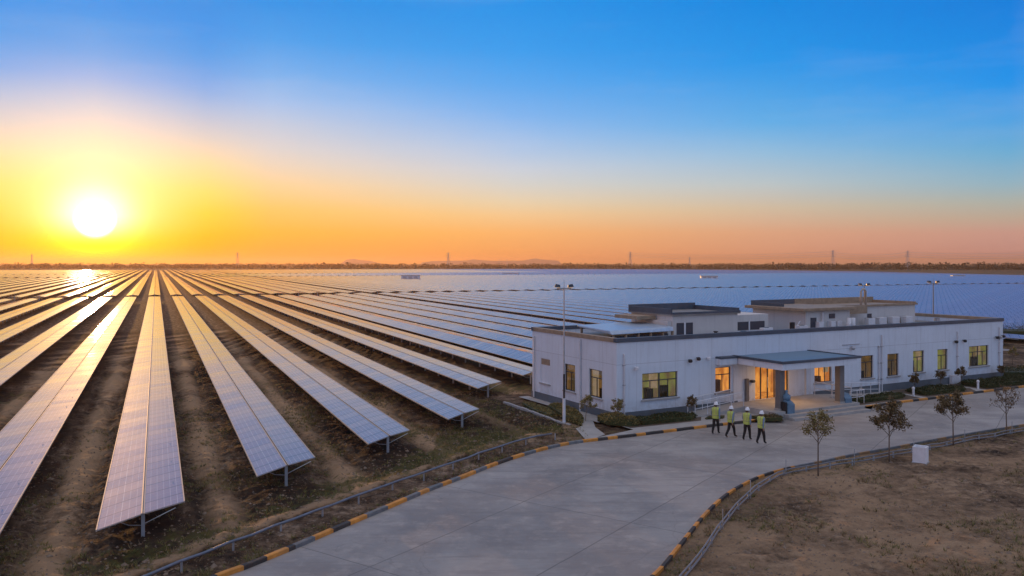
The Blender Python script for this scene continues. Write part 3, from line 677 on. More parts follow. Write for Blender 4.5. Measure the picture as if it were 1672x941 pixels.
def window(rect, n_, room, fn, transom=.70, tall=True):
    a, b, c, d = rect; t = .055
    e0, e1 = .10, .16
    def bx_(mb, u0, u1, z0, z1, ea=e0, eb=e1):
        p = [fn(u, e, z_) for z_ in (z0, z1) for u, e in ((u0, ea), (u1, ea), (u1, eb), (u0, eb))]
        mb.add(p, [(0, 3, 2, 1), (4, 5, 6, 7), (0, 1, 5, 4), (1, 2, 6, 5), (2, 3, 7, 6), (3, 0, 4, 7)])
    mb = MB(); bx_(mb, a, b, c, c+t); bx_(mb, a, b, d-t, d); bx_(mb, a, a+t, c+t, d-t); bx_(mb, b-t, b, c+t, d-t)
    zt = c+(d-c)*transom
    if transom < 1: bx_(mb, a+t, b-t, zt-t/2, zt+t/2, e0+.004, e1-.004)
    for i in range(1, n_):
        u = a+(b-a)*i/n_; ww = t*.75 if not (n_ == 4 and i == 2) else t*1.5
        bx_(mb, u-ww/2, u+ww/2, c+t, (d-t) if (n_ == 4 and i == 2) or transom >= 1 else zt-t/2, e0+.006, e1-.006)
    f = mb.build('window', M['dark_frame'], BLD)
    mb = MB(); mb.add([fn(a, .13, c), fn(b, .13, c), fn(b, .13, d), fn(a, .13, d)], [(0, 1, 2, 3) if fn is ff else (3, 2, 1, 0)]); mb.build('pane', M['glass'], f)
    mb = MB(); p = [fn(u, e, z_) for z_ in (c-.09, c-.003) for u, e in ((a-.10, -.10), (b+.10, -.10), (b+.10, .0), (a-.10, .0))]
    mb.add(p, [(0, 3, 2, 1), (4, 5, 6, 7), (0, 1, 5, 4), (1, 2, 6, 5), (2, 3, 7, 6), (3, 0, 4, 7)]); mb.build('sill', M['sill'], f)
    # the room behind
    mb = MB(); e2 = 1.5; a2, b2, c2, d2 = a-.4, b+.4, c-.3, d+.15
    mb.add([fn(a2, e2, c2), fn(b2, e2, c2), fn(b2, e2, d2), fn(a2, e2, d2)], [(0, 1, 2, 3)], 0)
    mb.add([fn(a2, .225, d2), fn(b2, .225, d2), fn(b2, e2, d2), fn(a2, e2, d2), fn(a2, .225, c2), fn(b2, .225, c2), fn(b2, e2, c2), fn(a2, e2, c2)],
           [(0, 1, 2, 3), (4, 5, 6, 7), (0, 3, 7, 4), (1, 2, 6, 5)], 1)
    mb.build('interior', [M[room], M[room] if room != 'room_dark' else M['room_dark']], f)
    if room != 'room_dark' and rng2.random() < .75:
        i0 = rng2.randrange(n_); mbb = MB(); bx_(mbb, a+(b-a)*i0/n_+.03, a+(b-a)*(i0+1)/n_-.03, c+.05+(d-c)*rng2.choice((0, 0, .35, .5)), d-.06, .26, .28); mbb.build('blind', M['blind'], f)
    # furniture shapes
    mb = MB()
    for i in range(2):
        u = a+(b-a)*(.15+.5*i+.2*rng2.random()); hh = c+(d-c)*(.2+.3*rng2.random()); bx_(mb, u, u+(b-a)*.2, c2+.02, hh, .8, 1.1)
    mb.build('furniture', M['room_dark'], f)
    return f
for r_, n_, room, fl in WF: window(r_, n_, room, ff, 1.0 if fl == 'no' else .70)
for r_, n_, room in WS:
    if room == 'sealed':
        a, b, c, d = r_; mb = MB(); mb.box(.04, .06, a, b, c, d); mb.box(.03, .07, (a+b)/2-.02, (a+b)/2+.02, c+.02, c+(d-c)*.66); o = mb.build('blocked_window', M['wall'], BLD)
        MB().box(.02, .07, a+.05, b-.05, c+(d-c)*.74, d-.05).build('vent_grille', M['tan_coping'], o); MB().box(-.1, -.002, a-.1, b+.1, c-.09, c).build('sill', M['sill'], o)
    else: window(r_, n_, room, sf)
# entrance door
a, b, c, d = door
mb = MB(); t = .07
for u0, u1, z0, z1 in ((a, b, d-t, d), (a, a+t, c, d-t), (b-t, b, c, d-t), (a+t, b-t, 2.62, 2.70)): mb.box(u0, u1, .1, .17, z0, z1)
for i in range(1, 5): u = a+(b-a)*i/5; mb.box(u-.035, u+.035, .104, .166, c, 2.62)
DO = mb.build('entrance_door', M['dark_frame'], BLD); MB().add([(a, .13, c), (b, .13, c), (b, .13, d), (a, .13, d)], [(0, 1, 2, 3)]).build('pane', M['glass'], DO)
mb = MB()
for i in (1.9, 3.1): u = a+(b-a)*i/5; mb.tube([(u, .05, 1.2), (u, .05, 1.9)], .018)
mb.build('handle', M['pale_steel'], DO)
mb = MB(); mb.add([(a-.5, 2.6, c-.02), (b+.5, 2.6, c-.02), (b+.5, 2.6, 3.6), (a-.5, 2.6, 3.6)], [(0, 1, 2, 3)]); mb.add([(a-.5, .225, 3.6), (b+.5, .225, 3.6), (b+.5, 2.6, 3.6), (a-.5, 2.6, 3.6)], [(0, 1, 2, 3)])
mb.add([(a-.5, .225, c-.02), (b+.5, .225, c-.02), (b+.5, 2.6, c-.02), (a-.5, 2.6, c-.02)], [(0, 1, 2, 3)])
for xx in (a-.5, b+.5): mb.add([(xx, .225, c-.02), (xx, 2.6, c-.02), (xx, 2.6, 3.6), (xx, .225, 3.6)], [(0, 1, 2, 3)])
mb.build('interior', M['room_orange'], DO)
# porch canopy, beam, columns, platform
mb = MB(); P0, P1, PQ = 9.35, 16.05, -4.25
mb.box(P0, P1, PQ, -.003, 3.02, 3.42); mb.build('canopy', M['wall'], BLD, bevel=.01)
mb = MB(); mb.box(P0-.08, P1+.35, PQ-.08, PQ+.12, 3.42, 3.57); mb.box(P0-.08, P0+.12, PQ+.122, -.004, 3.42, 3.57); mb.box(P1+.15, P1+.35, PQ+.122, -.004, 3.42, 3.57); mb.build('canopy_rim', M['coping'], BLD)
MB().box(P0+.12, P1+.15, PQ+.12, -.005, 3.424, 3.52).build('canopy_roof', M['canopy_top'], BLD)
pb = FW(1168, 600)[0]
MB().box(pb, P0-.083, -.45, -.004, 3.02, 3.42).build('canopy_beam', M['wall'], BLD); MB().box(pb, P0-.083, -.50, -.003, 3.424, 3.55).build('canopy_rim', M['coping'], BLD)
for p_ in (10.0, 15.4):
    o = MB().box(p_-.21, p_+.21, -3.62, -3.2, -.02, 3.019).build('column', M['column'], BLD, bevel=.015)
    MB().box(p_-.24, p_+.24, -3.65, -3.17, .45, .56).build('column_base', M['concrete'], o)
mb = MB(); mb.box(9.0, 16.6, -4.0, -.003, -.05, .45); mb.box(9.7, 16.6, -4.42, -4.003, -.05, .30); mb.box(9.7, 16.6, -4.85, -4.423, -.05, .15)
mb.build('steps', M['concrete'], BLD, bevel=.01)
# ramps against the wall, both sides of the porch
mb = MB(); mb.add([(4.6, -1.45, .08), (8.998, -1.45, .45), (8.998, -1.45, .06), (4.6, -.003, .08), (8.998, -.003, .45), (8.998, -.003, .06)], [(0, 1, 4, 3), (0, 2, 1), (3, 4, 5), (1, 2, 5, 4)]); mb.build('ramp', M['concrete'], BLD); mb = MB()
mb.add([(22.3, -1.45, .08), (16.602, -1.45, .45), (16.602, -1.45, .06), (22.3, -.003, .08), (16.602, -.003, .45), (16.602, -.003, .06)], [(0, 3, 4, 1), (0, 1, 2), (3, 5, 4), (1, 4, 5, 2)]); mb.build('ramp', M['concrete'], BLD)
def rail(pts, label, nposts):
    r0 = empty('handrail', LW(*pts[0]), BR, label, 'handrail', None); o = pts[0]
    loc = [(p[0]-o[0], p[1]-o[1], p[2]-o[2]) for p in pts]
    MB().tube([(x, y, z_+.92) for x, y, z_ in loc], .028, 6).build('top_rail', M['white_metal'], r0)
    MB().tube([(x, y, z_+.48) for x, y, z_ in loc], .02, 6).build('middle_rail', M['white_metal'], r0)
    L_ = [Vector(q) for q in loc]; tot_ = sum((b-a).length for a, b in zip(L_[:-1], L_[1:]))
    for i in range(nposts):
        dd_ = tot_*i/(nposts-1); q = L_[0]
        for a, b in zip(L_[:-1], L_[1:]):
            l_ = (b-a).length
            if dd_ <= l_+1e-6: q = a+(b-a)*(dd_/l_); break
            dd_ -= l_
        MB().tube([(q.x, q.y, q.z), (q.x, q.y, q.z+.90)], .024, 6).build('post', M['pale_steel'], r0)
rail([(4.9, -1.4, .12), (8.9, -1.4, .45)], 'pale steel handrail climbing the ramp left of the porch, behind the walkers', 5)
rail([(5.3, -.25, .14), (8.9, -.25, .45)], 'pale steel handrail on the wall side of the ramp left of the porch', 4)
rail([(22.0, -1.4, .12), (17.0, -1.4, .45)], 'pale steel handrail along the ramp right of the porch', 6)
rail([(16.5, -.4, .45), (16.5, -3.4, .45)], 'short pale handrail between the right column and the wall', 3)
rail([(16.9, -3.0, .12), (18.3, -3.0, .12), (18.6, -2.4, .12)], 'curved pale handrail just behind the right hand bin', 4)
# pipes, lamps, boxes on the walls
def pipe_f(u, v0, v1, r_=.05):
    p, zt = FW(u, v0); _, zb = FW(u, v1); o = MB().tube([(p, -.09, max(.02, zb)), (p, -.09, zt), (p, -.03, zt+.06)], r_, 8).build('drainpipe', M['pale_steel'], BLD)
    mb = MB()
    for z_ in (1.0, 2.2, 3.4):
        if z_ < zt: mb.box(p-.08, p+.08, -.15, -.002, z_, z_+.05)
    mb.build('bracket', M['steel'], o)
for u, v0, v1 in ((1018, 580, 684), (1434, 566, 640), (1438.5, 549, 640), (1562, 543, 628), (1630.5, 536, 606)): pipe_f(u, v0, v1)
for u, v0, v1 in ((873.5, 551, 648), (949, 556, 674)):
    q, zt = SW(u, v0); _, zb = SW(u, v1); MB().tube([(-.09, q, max(.02, zb)), (-.09, q, zt), (-.03, q, zt+.06)], .06, 8).build('drainpipe', M['pale_steel'], BLD)
def wall_lamp(u, v, m_, r_=.11):
    p, z_ = FW(u, v); mb = MB(); mb.tube([(p, -.003, z_+.05), (p, -.16, z_+.05)], .03, 6); mb.lathe([(r_*.6, .1), (r_, .04), (r_, -.08), (r_*.5, -.12)], (p, -.2, z_), 12); mb.build('wall_lamp', M[m_], BLD)
for u, v, m_ in ((1124, 589, 'black'), (1137.5, 585.5, 'black'), (1154, 585, 'white_metal'), (1037, 601, 'white_metal'), (1558, 558, 'black'), (1572, 556.5, 'black'), (1625, 551, 'black'), (1630, 550, 'steel'), (1635, 549, 'black')): wall_lamp(u, v, m_, .13)
p, z_ = FW(1389, 568); mb = MB(); mb.box(p-.9, p+.9, -.06, -.002, z_+.22, z_+.26); mb.lathe([(.12, -.14), (.16, 0), (.12, .12)], (p, -.2, z_), 10); mb.build('bracket_light', M['steel'], BLD)
p, z_ = FW(1329, 660); 
for u, v, a, b in ((1556, 624, .55, .7), ):
    p, z_ = FW(u, v); o = MB().box(p-a, p+a, -.3, -.052, .1, .1+b).build('meter_box', M['pale_steel'], BLD, bevel=.02); MB().box(p-a+.06, p-.02, -.312, -.303, .16, .74).box(p+.02, p+a-.06, -.312, -.303, .16, .74).build('door', M['white_metal'], o)
# wall panels, meter cabinet and bell by the door
MB().box(pd0-.95, pd0-.72, -.18, -.003, .46, 1.95).build('cabinet', M['column'], BLD); MB().lathe([(.16, -.08), (.2, 0), (.16, .08)], (pd0-.35, -.12, 1.75), 12).build('hose_reel', M['dark_frame'], BLD)
MB().box(pd0-2.0, pd0-1.93, -.08, -.003, .46, 3.0).box(pd1+1.55, pd1+1.63, -.1, -.003, .46, 3.0).build('drainpipe', M['pale_steel'], BLD)
# roof structures
P1o = MB().box(6.75, 12.6, 3.0, 7.6, 4.42, 6.05).build('penthouse', M['roof_wall'], BLD)
mb = MB(); x0, x1, y0, y1 = 6.6, 12.75, 2.85, 7.75
mb.box(x0, x1, y0, y1, 6.05, 6.13); mb.build('roof_slab', M['roof'], P1o)
mb = MB(); mb.box(x0, x1, y0, y0+.12, 6.132, 6.28); mb.box(x0, x1, y1-.12, y1, 6.132, 6.62); mb.box(x0, x0+.12, y0+.122, y1-.122, 6.132, 6.52); mb.box(x1-.12, x1, y0+.122, y1-.122, 6.132, 6.45); mb.build('parapet', M['coping'], P1o)
MB().box(5.0, 6.598, 4.6, 7.2, 5.75, 5.98).build('eave', M['tan_coping'], P1o)
mb = MB(); mb.box(7.1, 8.5, 2.97, 2.998, 4.75, 5.55); o = mb.build('window', M['dark_frame'], P1o)
MB().box(7.72, 7.86, 2.95, 2.969, 4.72, 5.58).box(7.04, 8.56, 2.95, 2.969, 4.64, 4.72).build('mullion', M['white_metal'], o)
MB().box(9.0, 12.3, 2.2, 2.9, 4.421, 4.66).build('roof_duct', M['roof'], P1o)
LK = MB().box(12.602, 16.5, 3.9, 6.6, 4.42, 5.85).build('link_block', M['roof_wall'], BLD); o = MB().box(13.2, 16.1, 3.87, 3.898, 4.75, 5.35).build('window', M['dark_frame'], LK); MB().box(14.5, 14.62, 3.84, 3.868, 4.7, 5.4).box(13.1, 16.2, 3.84, 3.868, 4.62, 4.70).build('mullion', M['white_metal'], o)
P2 = MB().box(19.4, 24.2, 3.0, 8.4, 4.42, 6.02).build('penthouse', M['roof_wall'], BLD)
MB().box(18.7, 24.35, 2.6, 8.6, 6.022, 6.24).build('roof_slab', M['tan_coping'], P2, bevel=.02)
mb = MB(); mb.box(19.3, 24.0, 8.3, 8.5, 6.242, 6.62); mb.box(19.3, 19.5, 5.2, 8.298, 6.242, 6.5); mb.build('parapet', M['coping'], P2)
MB().box(24.2, 27.0, 3.6, 3.9, 5.6, 6.2).build('eave', M['tan_coping'], P2)
P3 = MB().box(24.202, 34.0, 4.4, 8.6, 4.42, 6.1).build('penthouse', M['roof_wall'], BLD)
mb = MB(); x0, x1, y0, y1 = 24.36, 34.15, 4.25, 8.75
mb.box(x0, x1, y0, y0+.14, 6.102, 6.24); mb.box(x0, x1, y1-.14, y1, 6.102, 6.62); mb.box(x1-.14, x1, y0+.142, y1-.142, 6.102, 6.36); mb.box(x0, x1-.15, y0+.15, y1-.15, 6.103, 6.13); mb.build('parapet', M['tan_coping'], P3)
o = MB().box(24.6, 25.8, 4.35, 4.398, 4.7, 5.6).build('window', M['dark_frame'], P3)
mb = MB()
for p_ in (28.6, 30.2, 31.9): mb.box(p_, p_+.9, 3.7, 4.2, 4.45, 5.2)
mb.build('air_conditioner', M['pale_steel'], P3, bevel=.03)
# skylight hood on the left part of the roof
SK_ = MB().add([(1.2, 6.2, 5.3), (1.2, 2.2, 5.06), (6.2, 2.2, 5.10), (6.2, 6.2, 5.35), (1.2, 6.2, 5.42), (1.2, 2.4, 5.30), (6.2, 2.3, 5.40), (6.2, 6.2, 5.5)], [(0, 3, 2, 1), (4, 5, 6, 7), (0, 1, 5, 4), (1, 2, 6, 5), (2, 3, 7, 6), (3, 0, 4, 7)]).build('roof_hood', mat('blue_grey_sheet', (.40, .50, .62), .35, .3, var=.1), BLD, bevel=.05)
mb = MB()
for p_ in (1.4, 2.4, 3.4, 4.4, 5.4, 6.2): mb.box(p_, p_+.12, 2.35, 2.47, 4.42, 5.10)
for p_ in (1.4, 6.2): mb.box(p_, p_+.12, 6.0, 6.12, 4.42, 5.24)
mb.build('post', M['tan_coping'], SK_)
MB().box(1.3, 6.3, 2.9, 6.0, 4.421, 4.9).build('plant_box', M['dark_frame'], SK_)
MB().box(6.402, 6.748, 3.1, 6.2, 4.42, 5.7).build('wall_return', M['roof_wall'], P1o)
for p_ in (20.4, 21.7, 22.4): 
    o = MB().box(p_, p_+.5, 2.6, 2.998, 4.42, 5.2).build('air_handler', M['white_metal'], P2, bevel=.02)
MB().tube([(21.0, 2.8, 4.42), (21.0, 2.8, 5.9)], .07, 8).build('vent_pipe', M['pale_steel'], P2)
mb = MB(); mb.tube([(22.9, 2.0, 4.42), (22.9, 2.0, 5.45)], .17, 12); mb.tube([(23.35, 2.0, 4.42), (23.35, 2.0, 5.45)], .17, 12); mb.build('water_tank', M['white_metal'], P2, smooth=True)
for u, z_ in ((9.3, 4.66), (25.1, 4.42), (15.3, 4.42), (26.6, 4.42)): MB().tube([(u, 1.6, z_), (u, 1.6, z_+.3)], .1, 8).tube([(u, 1.6, z_+.3), (u, 1.6, z_+.36)], .16, 8).build('roof_vent', M['black'], BLD)
for nm_, x_, y_, w_, d_, h_, m_ in (('air_conditioner', 13.4, 1.3, .9, .4, .62, 'white_metal'), ('air_conditioner', 17.2, 1.6, .9, .4, .62, 'pale_steel'), ('junction_box', 11.2, 1.0, .35, .3, .5, 'steel'), ('junction_box', 18.2, 3.2, .3, .25, .7, 'black'), ('air_conditioner', 26.9, 3.4, .8, .4, .75, 'white_metal'), ('junction_box', 34.9, 3.0, .4, .3, .5, 'steel')):
    o = MB().box(x_, x_+w_, y_, y_+d_, 4.47, 4.47+h_).build(nm_, M[m_], BLD, bevel=.02); MB().lathe([(.02, 0), (.2, .01), (.2, .03), (.02, .04)], (x_+w_*.5, y_+d_*.5, 4.47+h_), 12).build('fan', M['dark_frame'], o); MB().box(x_+.05, x_+w_-.05, y_+.05, y_+d_-.05, 4.42, 4.469).build('foot_frame', M['dark_frame'], o)
mb = MB(); mb.tube([(9.2, .9, 4.5), (18.0, .95, 4.5), (18.0, 2.9, 4.5), (18.7, 2.9, 5.3)], .04, 6).tube([(24.9, 1.2, 4.5), (35.5, 1.2, 4.5)], .04, 6).tube([(12.7, 2.0, 4.55), (16.9, 2.1, 4.55)], .06, 6); mb.build('conduit', M['pale_steel'], BLD)
MB().box(19.9, 20.5, 2.96, 2.998, 4.75, 5.5).build('hatch', M['dark_frame'], P2); MB().box(21.9, 22.5, 2.94, 2.998, 5.4, 5.75).build('vent_grille', M['dark_frame'], P2); MB().box(28.0, 28.5, 4.37, 4.398, 4.6, 5.5).build('hatch', M['dark_frame'], P3)
mb = MB(); yq = 5.2; ux = PQ_(1406, 5.2); mb.tube([(ux, yq, 6.13), (ux, yq, 7.3), (ux+.15, yq, 7.45), (ux+.4, yq, 7.45), (ux+.55, yq, 7.3), (ux+.55, yq, 6.13)], .09, 8); mb.build('flue_pipe', M['rail'], P3, smooth=True)
# interior glow of the porch lamp
ll = bpy.data.lights.new('porch_lamp', 'AREA'); ll.energy = 55; ll.size = 1.2; ll.color = (1, .55, .22); lo = bpy.data.objects.new('porch_lamp', ll); COL.objects.link(lo)
lo.location = (12.4, -1.7, 2.93); lo.parent = BLD
MB().box(11.8, 13.0, -2.0, -1.4, 2.975, 3.018).build('porch_light', M['warm_glow'], BLD)

# ------------------------------------------------------------------ foliage
def leafcloud(mb, c, rad, n, size, rnd, clumps=12, flat=1.0, boxy=None):
    cl = []
    for _ in range(clumps):
        while True:
            v = Vector((rnd.uniform(-1, 1), rnd.uniform(-1, 1), rnd.uniform(-1, 1)))
            if v.length < 1: break
        v = v.normalized()*(.35+.65*rnd.random())
        cl.append((Vector((c[0]+v.x*rad[0], c[1]+v.y*rad[1], c[2]+v.z*rad[2])), rnd.uniform(.22, .42)))
    for i in range(n):
        q, cr = rnd.choice(cl)
        p = q+Vector((rnd.gauss(0, .5)*rad[0]*cr, rnd.gauss(0, .5)*rad[1]*cr, rnd.gauss(0, .5)*rad[2]*cr*flat)); leaf(mb, p, size*rnd.uniform(.6, 1.35), rnd)
def leaf(mb, p, s, rnd):
    a = Vector((rnd.gauss(0, 1), rnd.gauss(0, 1), rnd.gauss(0, .7))).normalized(); b = a.cross(Vector((rnd.gauss(0, 1), rnd.gauss(0, 1), rnd.gauss(0, 1)))).normalized()
    mb.add([p-a*s, p+b*s*.45, p+a*s, p-b*s*.45], [(0, 1, 2, 3)])
def sapling(name, base, h, leafm, nleaf, spread, label, seed, fork=.42, lsize=.055, group='young roadside trees', cat='tree', tr=.04):
    rnd = random.Random(seed); z0 = zat(base[0], base[1]) if name == 'young_tree' else base[2]
    root = empty(name, (base[0], base[1], z0), 0, label, cat, group)
    mb = MB(); lb_ = MB(); lx = rnd.uniform(-.05, .05)
    fk = Vector((lx, 0, h*fork)); mb.tube([(0, 0, -.1), (lx*.3, .01, h*fork*.5), fk, Vector((lx*1.4, .02, h*.7)), Vector((lx, 0, h*.93))], [tr, tr*.8, tr*.7, tr*.4, tr*.12], 7)
    tips = []
    def branch(p, d, l, r_, dep):
        q = p+d*l*.5+Vector((rnd.gauss(0, .02), rnd.gauss(0, .02), .02)); e = p+d*l+Vector((0, 0, l*.12)); mb.tube([p, q, e], [r_, r_*.75, r_*.4], 5); tips.append((e, dep)); tips.append((q*.4+e*.6, dep))
        if dep < 3:
            for _ in range(3 if dep < 2 else 2):
                dd_ = (d+Vector((rnd.gauss(0, .45), rnd.gauss(0, .45), rnd.gauss(.15, .3)))).normalized(); branch(p+d*l*rnd.uniform(.45, 1), dd_, l*rnd.uniform(.45, .7), r_*.5, dep+1)
    nb = 9
    for i in range(nb):
        a = i*2.4+rnd.random(); zz_ = h*(fork-.04+.38*(i/nb)); up = .75+.5*i/nb; d = Vector((math.cos(a), math.sin(a), up*1.2)).normalized()
        branch(Vector((lx, 0, zz_)), d, spread*rnd.uniform(.75, 1.05)*(1-.35*i/nb), tr*.45, 1)
    tips = [t for t in tips if t[0].z > h*fork*1.02]
    for i in range(nleaf):
        e, dep = rnd.choice(tips); p = e+Vector((rnd.gauss(0, 1), rnd.gauss(0, 1), rnd.gauss(0, 1)))*h*.028
        leaf(lb_, p, lsize*rnd.uniform(.6, 1.4), rnd)
    mb.build('trunk', M['bark'], root, smooth=True); lb_.build('crown', M[leafm], root)
    return root
sapling('young_tree', G(1336, 779), 3.0, 'olive', 1150, .60, 'sparse young tree with olive leaves nearest the camera at the yard kerb', 11, .50)
sapling('young_tree', G(1452, 752), 3.05, 'tree_dark', 3000, .72, 'dense dark young tree standing just left of the white box', 12, .42)
sapling('young_tree', G(1556.7, 729), 3.05, 'tree_dark', 2500, .72, 'round dark young tree right of the white box', 13, .42)
sapling('young_tree', G(1644, 711), 2.9, 'tree_pale', 520, .72, 'almost bare young tree at the right edge of the picture', 14, .40)

def hedge(poly, h, label, seed, m_='hedge', dens=520, round_=True, z0=.1):
    rnd = random.Random(seed); mb = MB(); xs_ = [p[0] for p in poly]; ys_ = [p[1] for p in poly]; cx = sum(xs_)/len(xs_); cy = sum(ys_)/len(ys_)
    area = abs(sum(poly[i][0]*poly[(i+1) % len(poly)][1]-poly[(i+1) % len(poly)][0]*poly[i][1] for i in range(len(poly))))/2
    n = int(area*dens); pts = []
    while len(pts) < n:
        b = np.array([[rnd.uniform(min(xs_), max(xs_)), rnd.uniform(min(ys_), max(ys_))] for _ in range(2000)]); pts += [tuple(q) for q in b[inside(b, poly)]]
    pts = np.array(pts[:n]); dist = pdist(pts, [Vector(p) for p in poly]+[Vector(poly[0])]); nn = vnoise(pts, 1.6, seed)+.6*vnoise(pts, 4., seed+1)
    core = MB(); inner = [(cx+(x-cx)*.93, cy+(y-cy)*.88) for x, y in poly]; core.prism([(x-cx, y-cy) for x, y in inner], 0, h*.62)
    for (x, y), d_, q in zip(pts, dist, nn):
        top = h*(.82+.5*q)*min(1, .35+(d_/.28)); zz_ = top*(1-.5*rnd.random()**2.2)
        leaf(mb, Vector((x-cx, y-cy, zz_)), rnd.uniform(.035, .075), rnd)
    o = core.build('hedge', M['hedge']); o.location = (cx, cy, z0); tag(o, label, 'hedge'); l_ = mb.build('foliage', M[m_], o); return o
def LP(pts): return [tuple(LW(p, q).xy) for p, q in pts]
hedge(LP([(.3, -2.0), (4.2, -2.15), (5.0, -1.5), (4.3, -.7), (.3, -.55)]), .42, 'low dark hedge under the four pane window at the building corner', 41)
hedge(LP([(-.55, -1.9), (.25, -2.05), (.25, -.6), (-.12, -.3), (-.15, .4), (-1.1, .6), (-1.3, -.8)]), .62, 'rounded green hedge wrapping the near corner of the building', 42, 'olive')
hedge([tuple(p) for p in W([(926, 690), (951, 699), (953, 686), (944, 678), (925, 670), (905, 664), (893, 668)])], .45, 'green hedge clump beside the foot of the tall lamp post', 43, 'olive', z0=.0)
hedge([tuple(p) for p in W([(872, 662), (892, 668), (910, 682), (900, 684), (868, 673), (850, 661)])], .3, 'low patchy hedge in the stone edged bed at the side wall', 44, 'olive', 330, z0=.0)
hedge(LP([(17.4, -2.9), (22.6, -2.9), (23.4, -2.4), (22.9, -1.7), (17.6, -1.7)]), .42, 'dark hedge right of the porch below the pair of drainpipes', 45)
hedge(LP([(24.8, -3.0), (29.4, -3.1), (30.4, -2.2), (29.0, -1.0), (25.2, -1.0)]), .42, 'dark hedge bed in the middle of the right wing', 46)
hedge(LP([(31.9, -3.1), (39.5, -3.3), (41.4, -1.6), (40.4, -.7), (31.9, -.7)]), .46, 'dark hedge bed at the far right corner of the building', 47)
hedge(LP([(7.6, -3.3), (8.9, -3.7), (9.3, -4.3), (8.6, -5.0), (7.6, -4.3)]), .32, 'low dark shrub mound beside the porch steps behind the walkers', 48, 'tree_dark', 300)
hedge(LP([(4.9, -2.3), (6.1, -2.6), (6.6, -2.2), (5.6, -1.8)]), .2, 'small dark shrub patch at the foot of the left ramp', 49, 'tree_dark', 300)
# soil beds sit under the hedges
tag(flat('soil_bed', LP([(17.0, -3.3), (23.8, -3.3), (24.2, -1.6), (17.0, -1.6)]), .108, M['soil']), kind='structure')
tag(flat('soil_bed', LP([(24.5, -3.3), (30.2, -3.35), (31.2, -2.2), (29.5, -.1), (24.5, -.1)]), .108, M['soil']), kind='structure')
tag(flat('soil_bed', LP([(31.6, -3.35), (40.0, -3.5), (42.2, -1.4), (41.4, -.1), (31.6, -.1)]), .108, M['soil']), kind='structure')
tag(flat('soil_bed', LP([(-.6, -2.2), (4.5, -2.4), (5.3, -1.5), (4.5, -.06), (-.6, -.06)]), .108, M['soil']), kind='structure')
def shrub(base, h, m_, label, seed, n=900, group='small shrubs against the building'):
    return sapling('shrub', base, h, m_, n, h*.30, label, seed, .38, .05, group, 'shrub', .022)
shrub(LW(4.9, -1.1, .1), 1.25, 'tree_dark', 'small round shrub between the big window and the left ramp', 51)
shrub(G(956, 690), 1.7, 'olive', 'light green shrub beside the small path at the side wall', 52)
shrub(LW(-.45, -.7, .1), 1.5, 'olive', 'leggy green shrub at the near corner of the building', 53)
shrub(LW(25.6, -1.5, .1), 1.35, 'tree_dark', 'dark shrub below the third window from the right', 54, 1400)
shrub(LW(29.2, -1.2, .1), 1.45, 'tree_dark', 'dark shrub below the second window from the right', 55, 1400)
shrub(LW(31.9, -1.0, .1), 1.5, 'tree_dark', 'dark shrub left of the rightmost window', 56, 1400)
shrub(LW(37.6, -.8, .1), 1.3, 'tree_dark', 'dark shrub at the far right end of the front wall', 57, 900)
# stone edging of the side bed
mb = MB(); pts = resample([Vector(p) for p in W([(823, 659), (850, 668), (880, 679), (908, 690), (937, 699)])], .5)
for a, b in zip(pts[:-1], pts[1:]):
    d = (b-a).normalized(); n_ = Vector((-d.y, d.x))*.09; b2 = a+(b-a)*.94
    mb.prism([tuple(a-n_), tuple(b2-n_), tuple(b2+n_), tuple(a+n_)], -.05, .13+.03*rng2.random())
tag(mb.build('stone_edging', M['sill'], None, bevel=.02), 'low pale stone edging of the planted bed at the side wall', 'edging')

# ------------------------------------------------------------------ street furniture
def pipe_rail(line, hgt, label, m_, step, stake=None, name='pipe_rail'):
    pts = smooth([Vector(p) for p in line]); P_ = resample(pts, 1.0); o0 = P_[0]; root = empty(name, (o0.x, o0.y, 0), 0, label, 'rail')
    rnd = random.Random(5)
    wob_ = [rnd.gauss(0, .015) for _ in P_]
    MB().tube([(p.x-o0.x, p.y-o0.y, hgt+w_) for p, w_ in zip(P_, wob_)], .048 if not stake else .032, 8).build('pipe', m_, root, smooth=True)
    if stake: MB().tube([(p.x-o0.x+.02, p.y-o0.y, hgt*.4+w_) for p, w_ in zip(P_, wob_)], .036, 6).build('pipe', m_, root, smooth=True)
    q = resample(pts, step)
    for i, p in enumerate(q):
        MB().box(p.x-o0.x-.03, p.x-o0.x+.03, p.y-o0.y-.03, p.y-o0.y+.03, -.1, hgt-.02).build('post', M['steel'], root)
        if stake and i % 3 == 0 and i > 6: MB().tube([(p.x-o0.x+.1, p.y-o0.y, -.1), (p.x-o0.x+.1, p.y-o0.y, stake)], .018, 5).build('stake', M['steel'], root)
M['pipe'] = mat('blue_grey_pipe', (.11, .15, .21), .45, .2, var=.25, vscale=2.5)
pipe_rail(railL, .36, 'low blue grey pipe rail curving along the left side of the yard', M['pipe'], 2.1)
pipe_rail(railR, .26, 'low grey pipe rail with thin stakes curving along the dirt field on the right', mat('grey_pipe', (.17, .18, .20), .5, .2, var=.2), 1.5, .75)

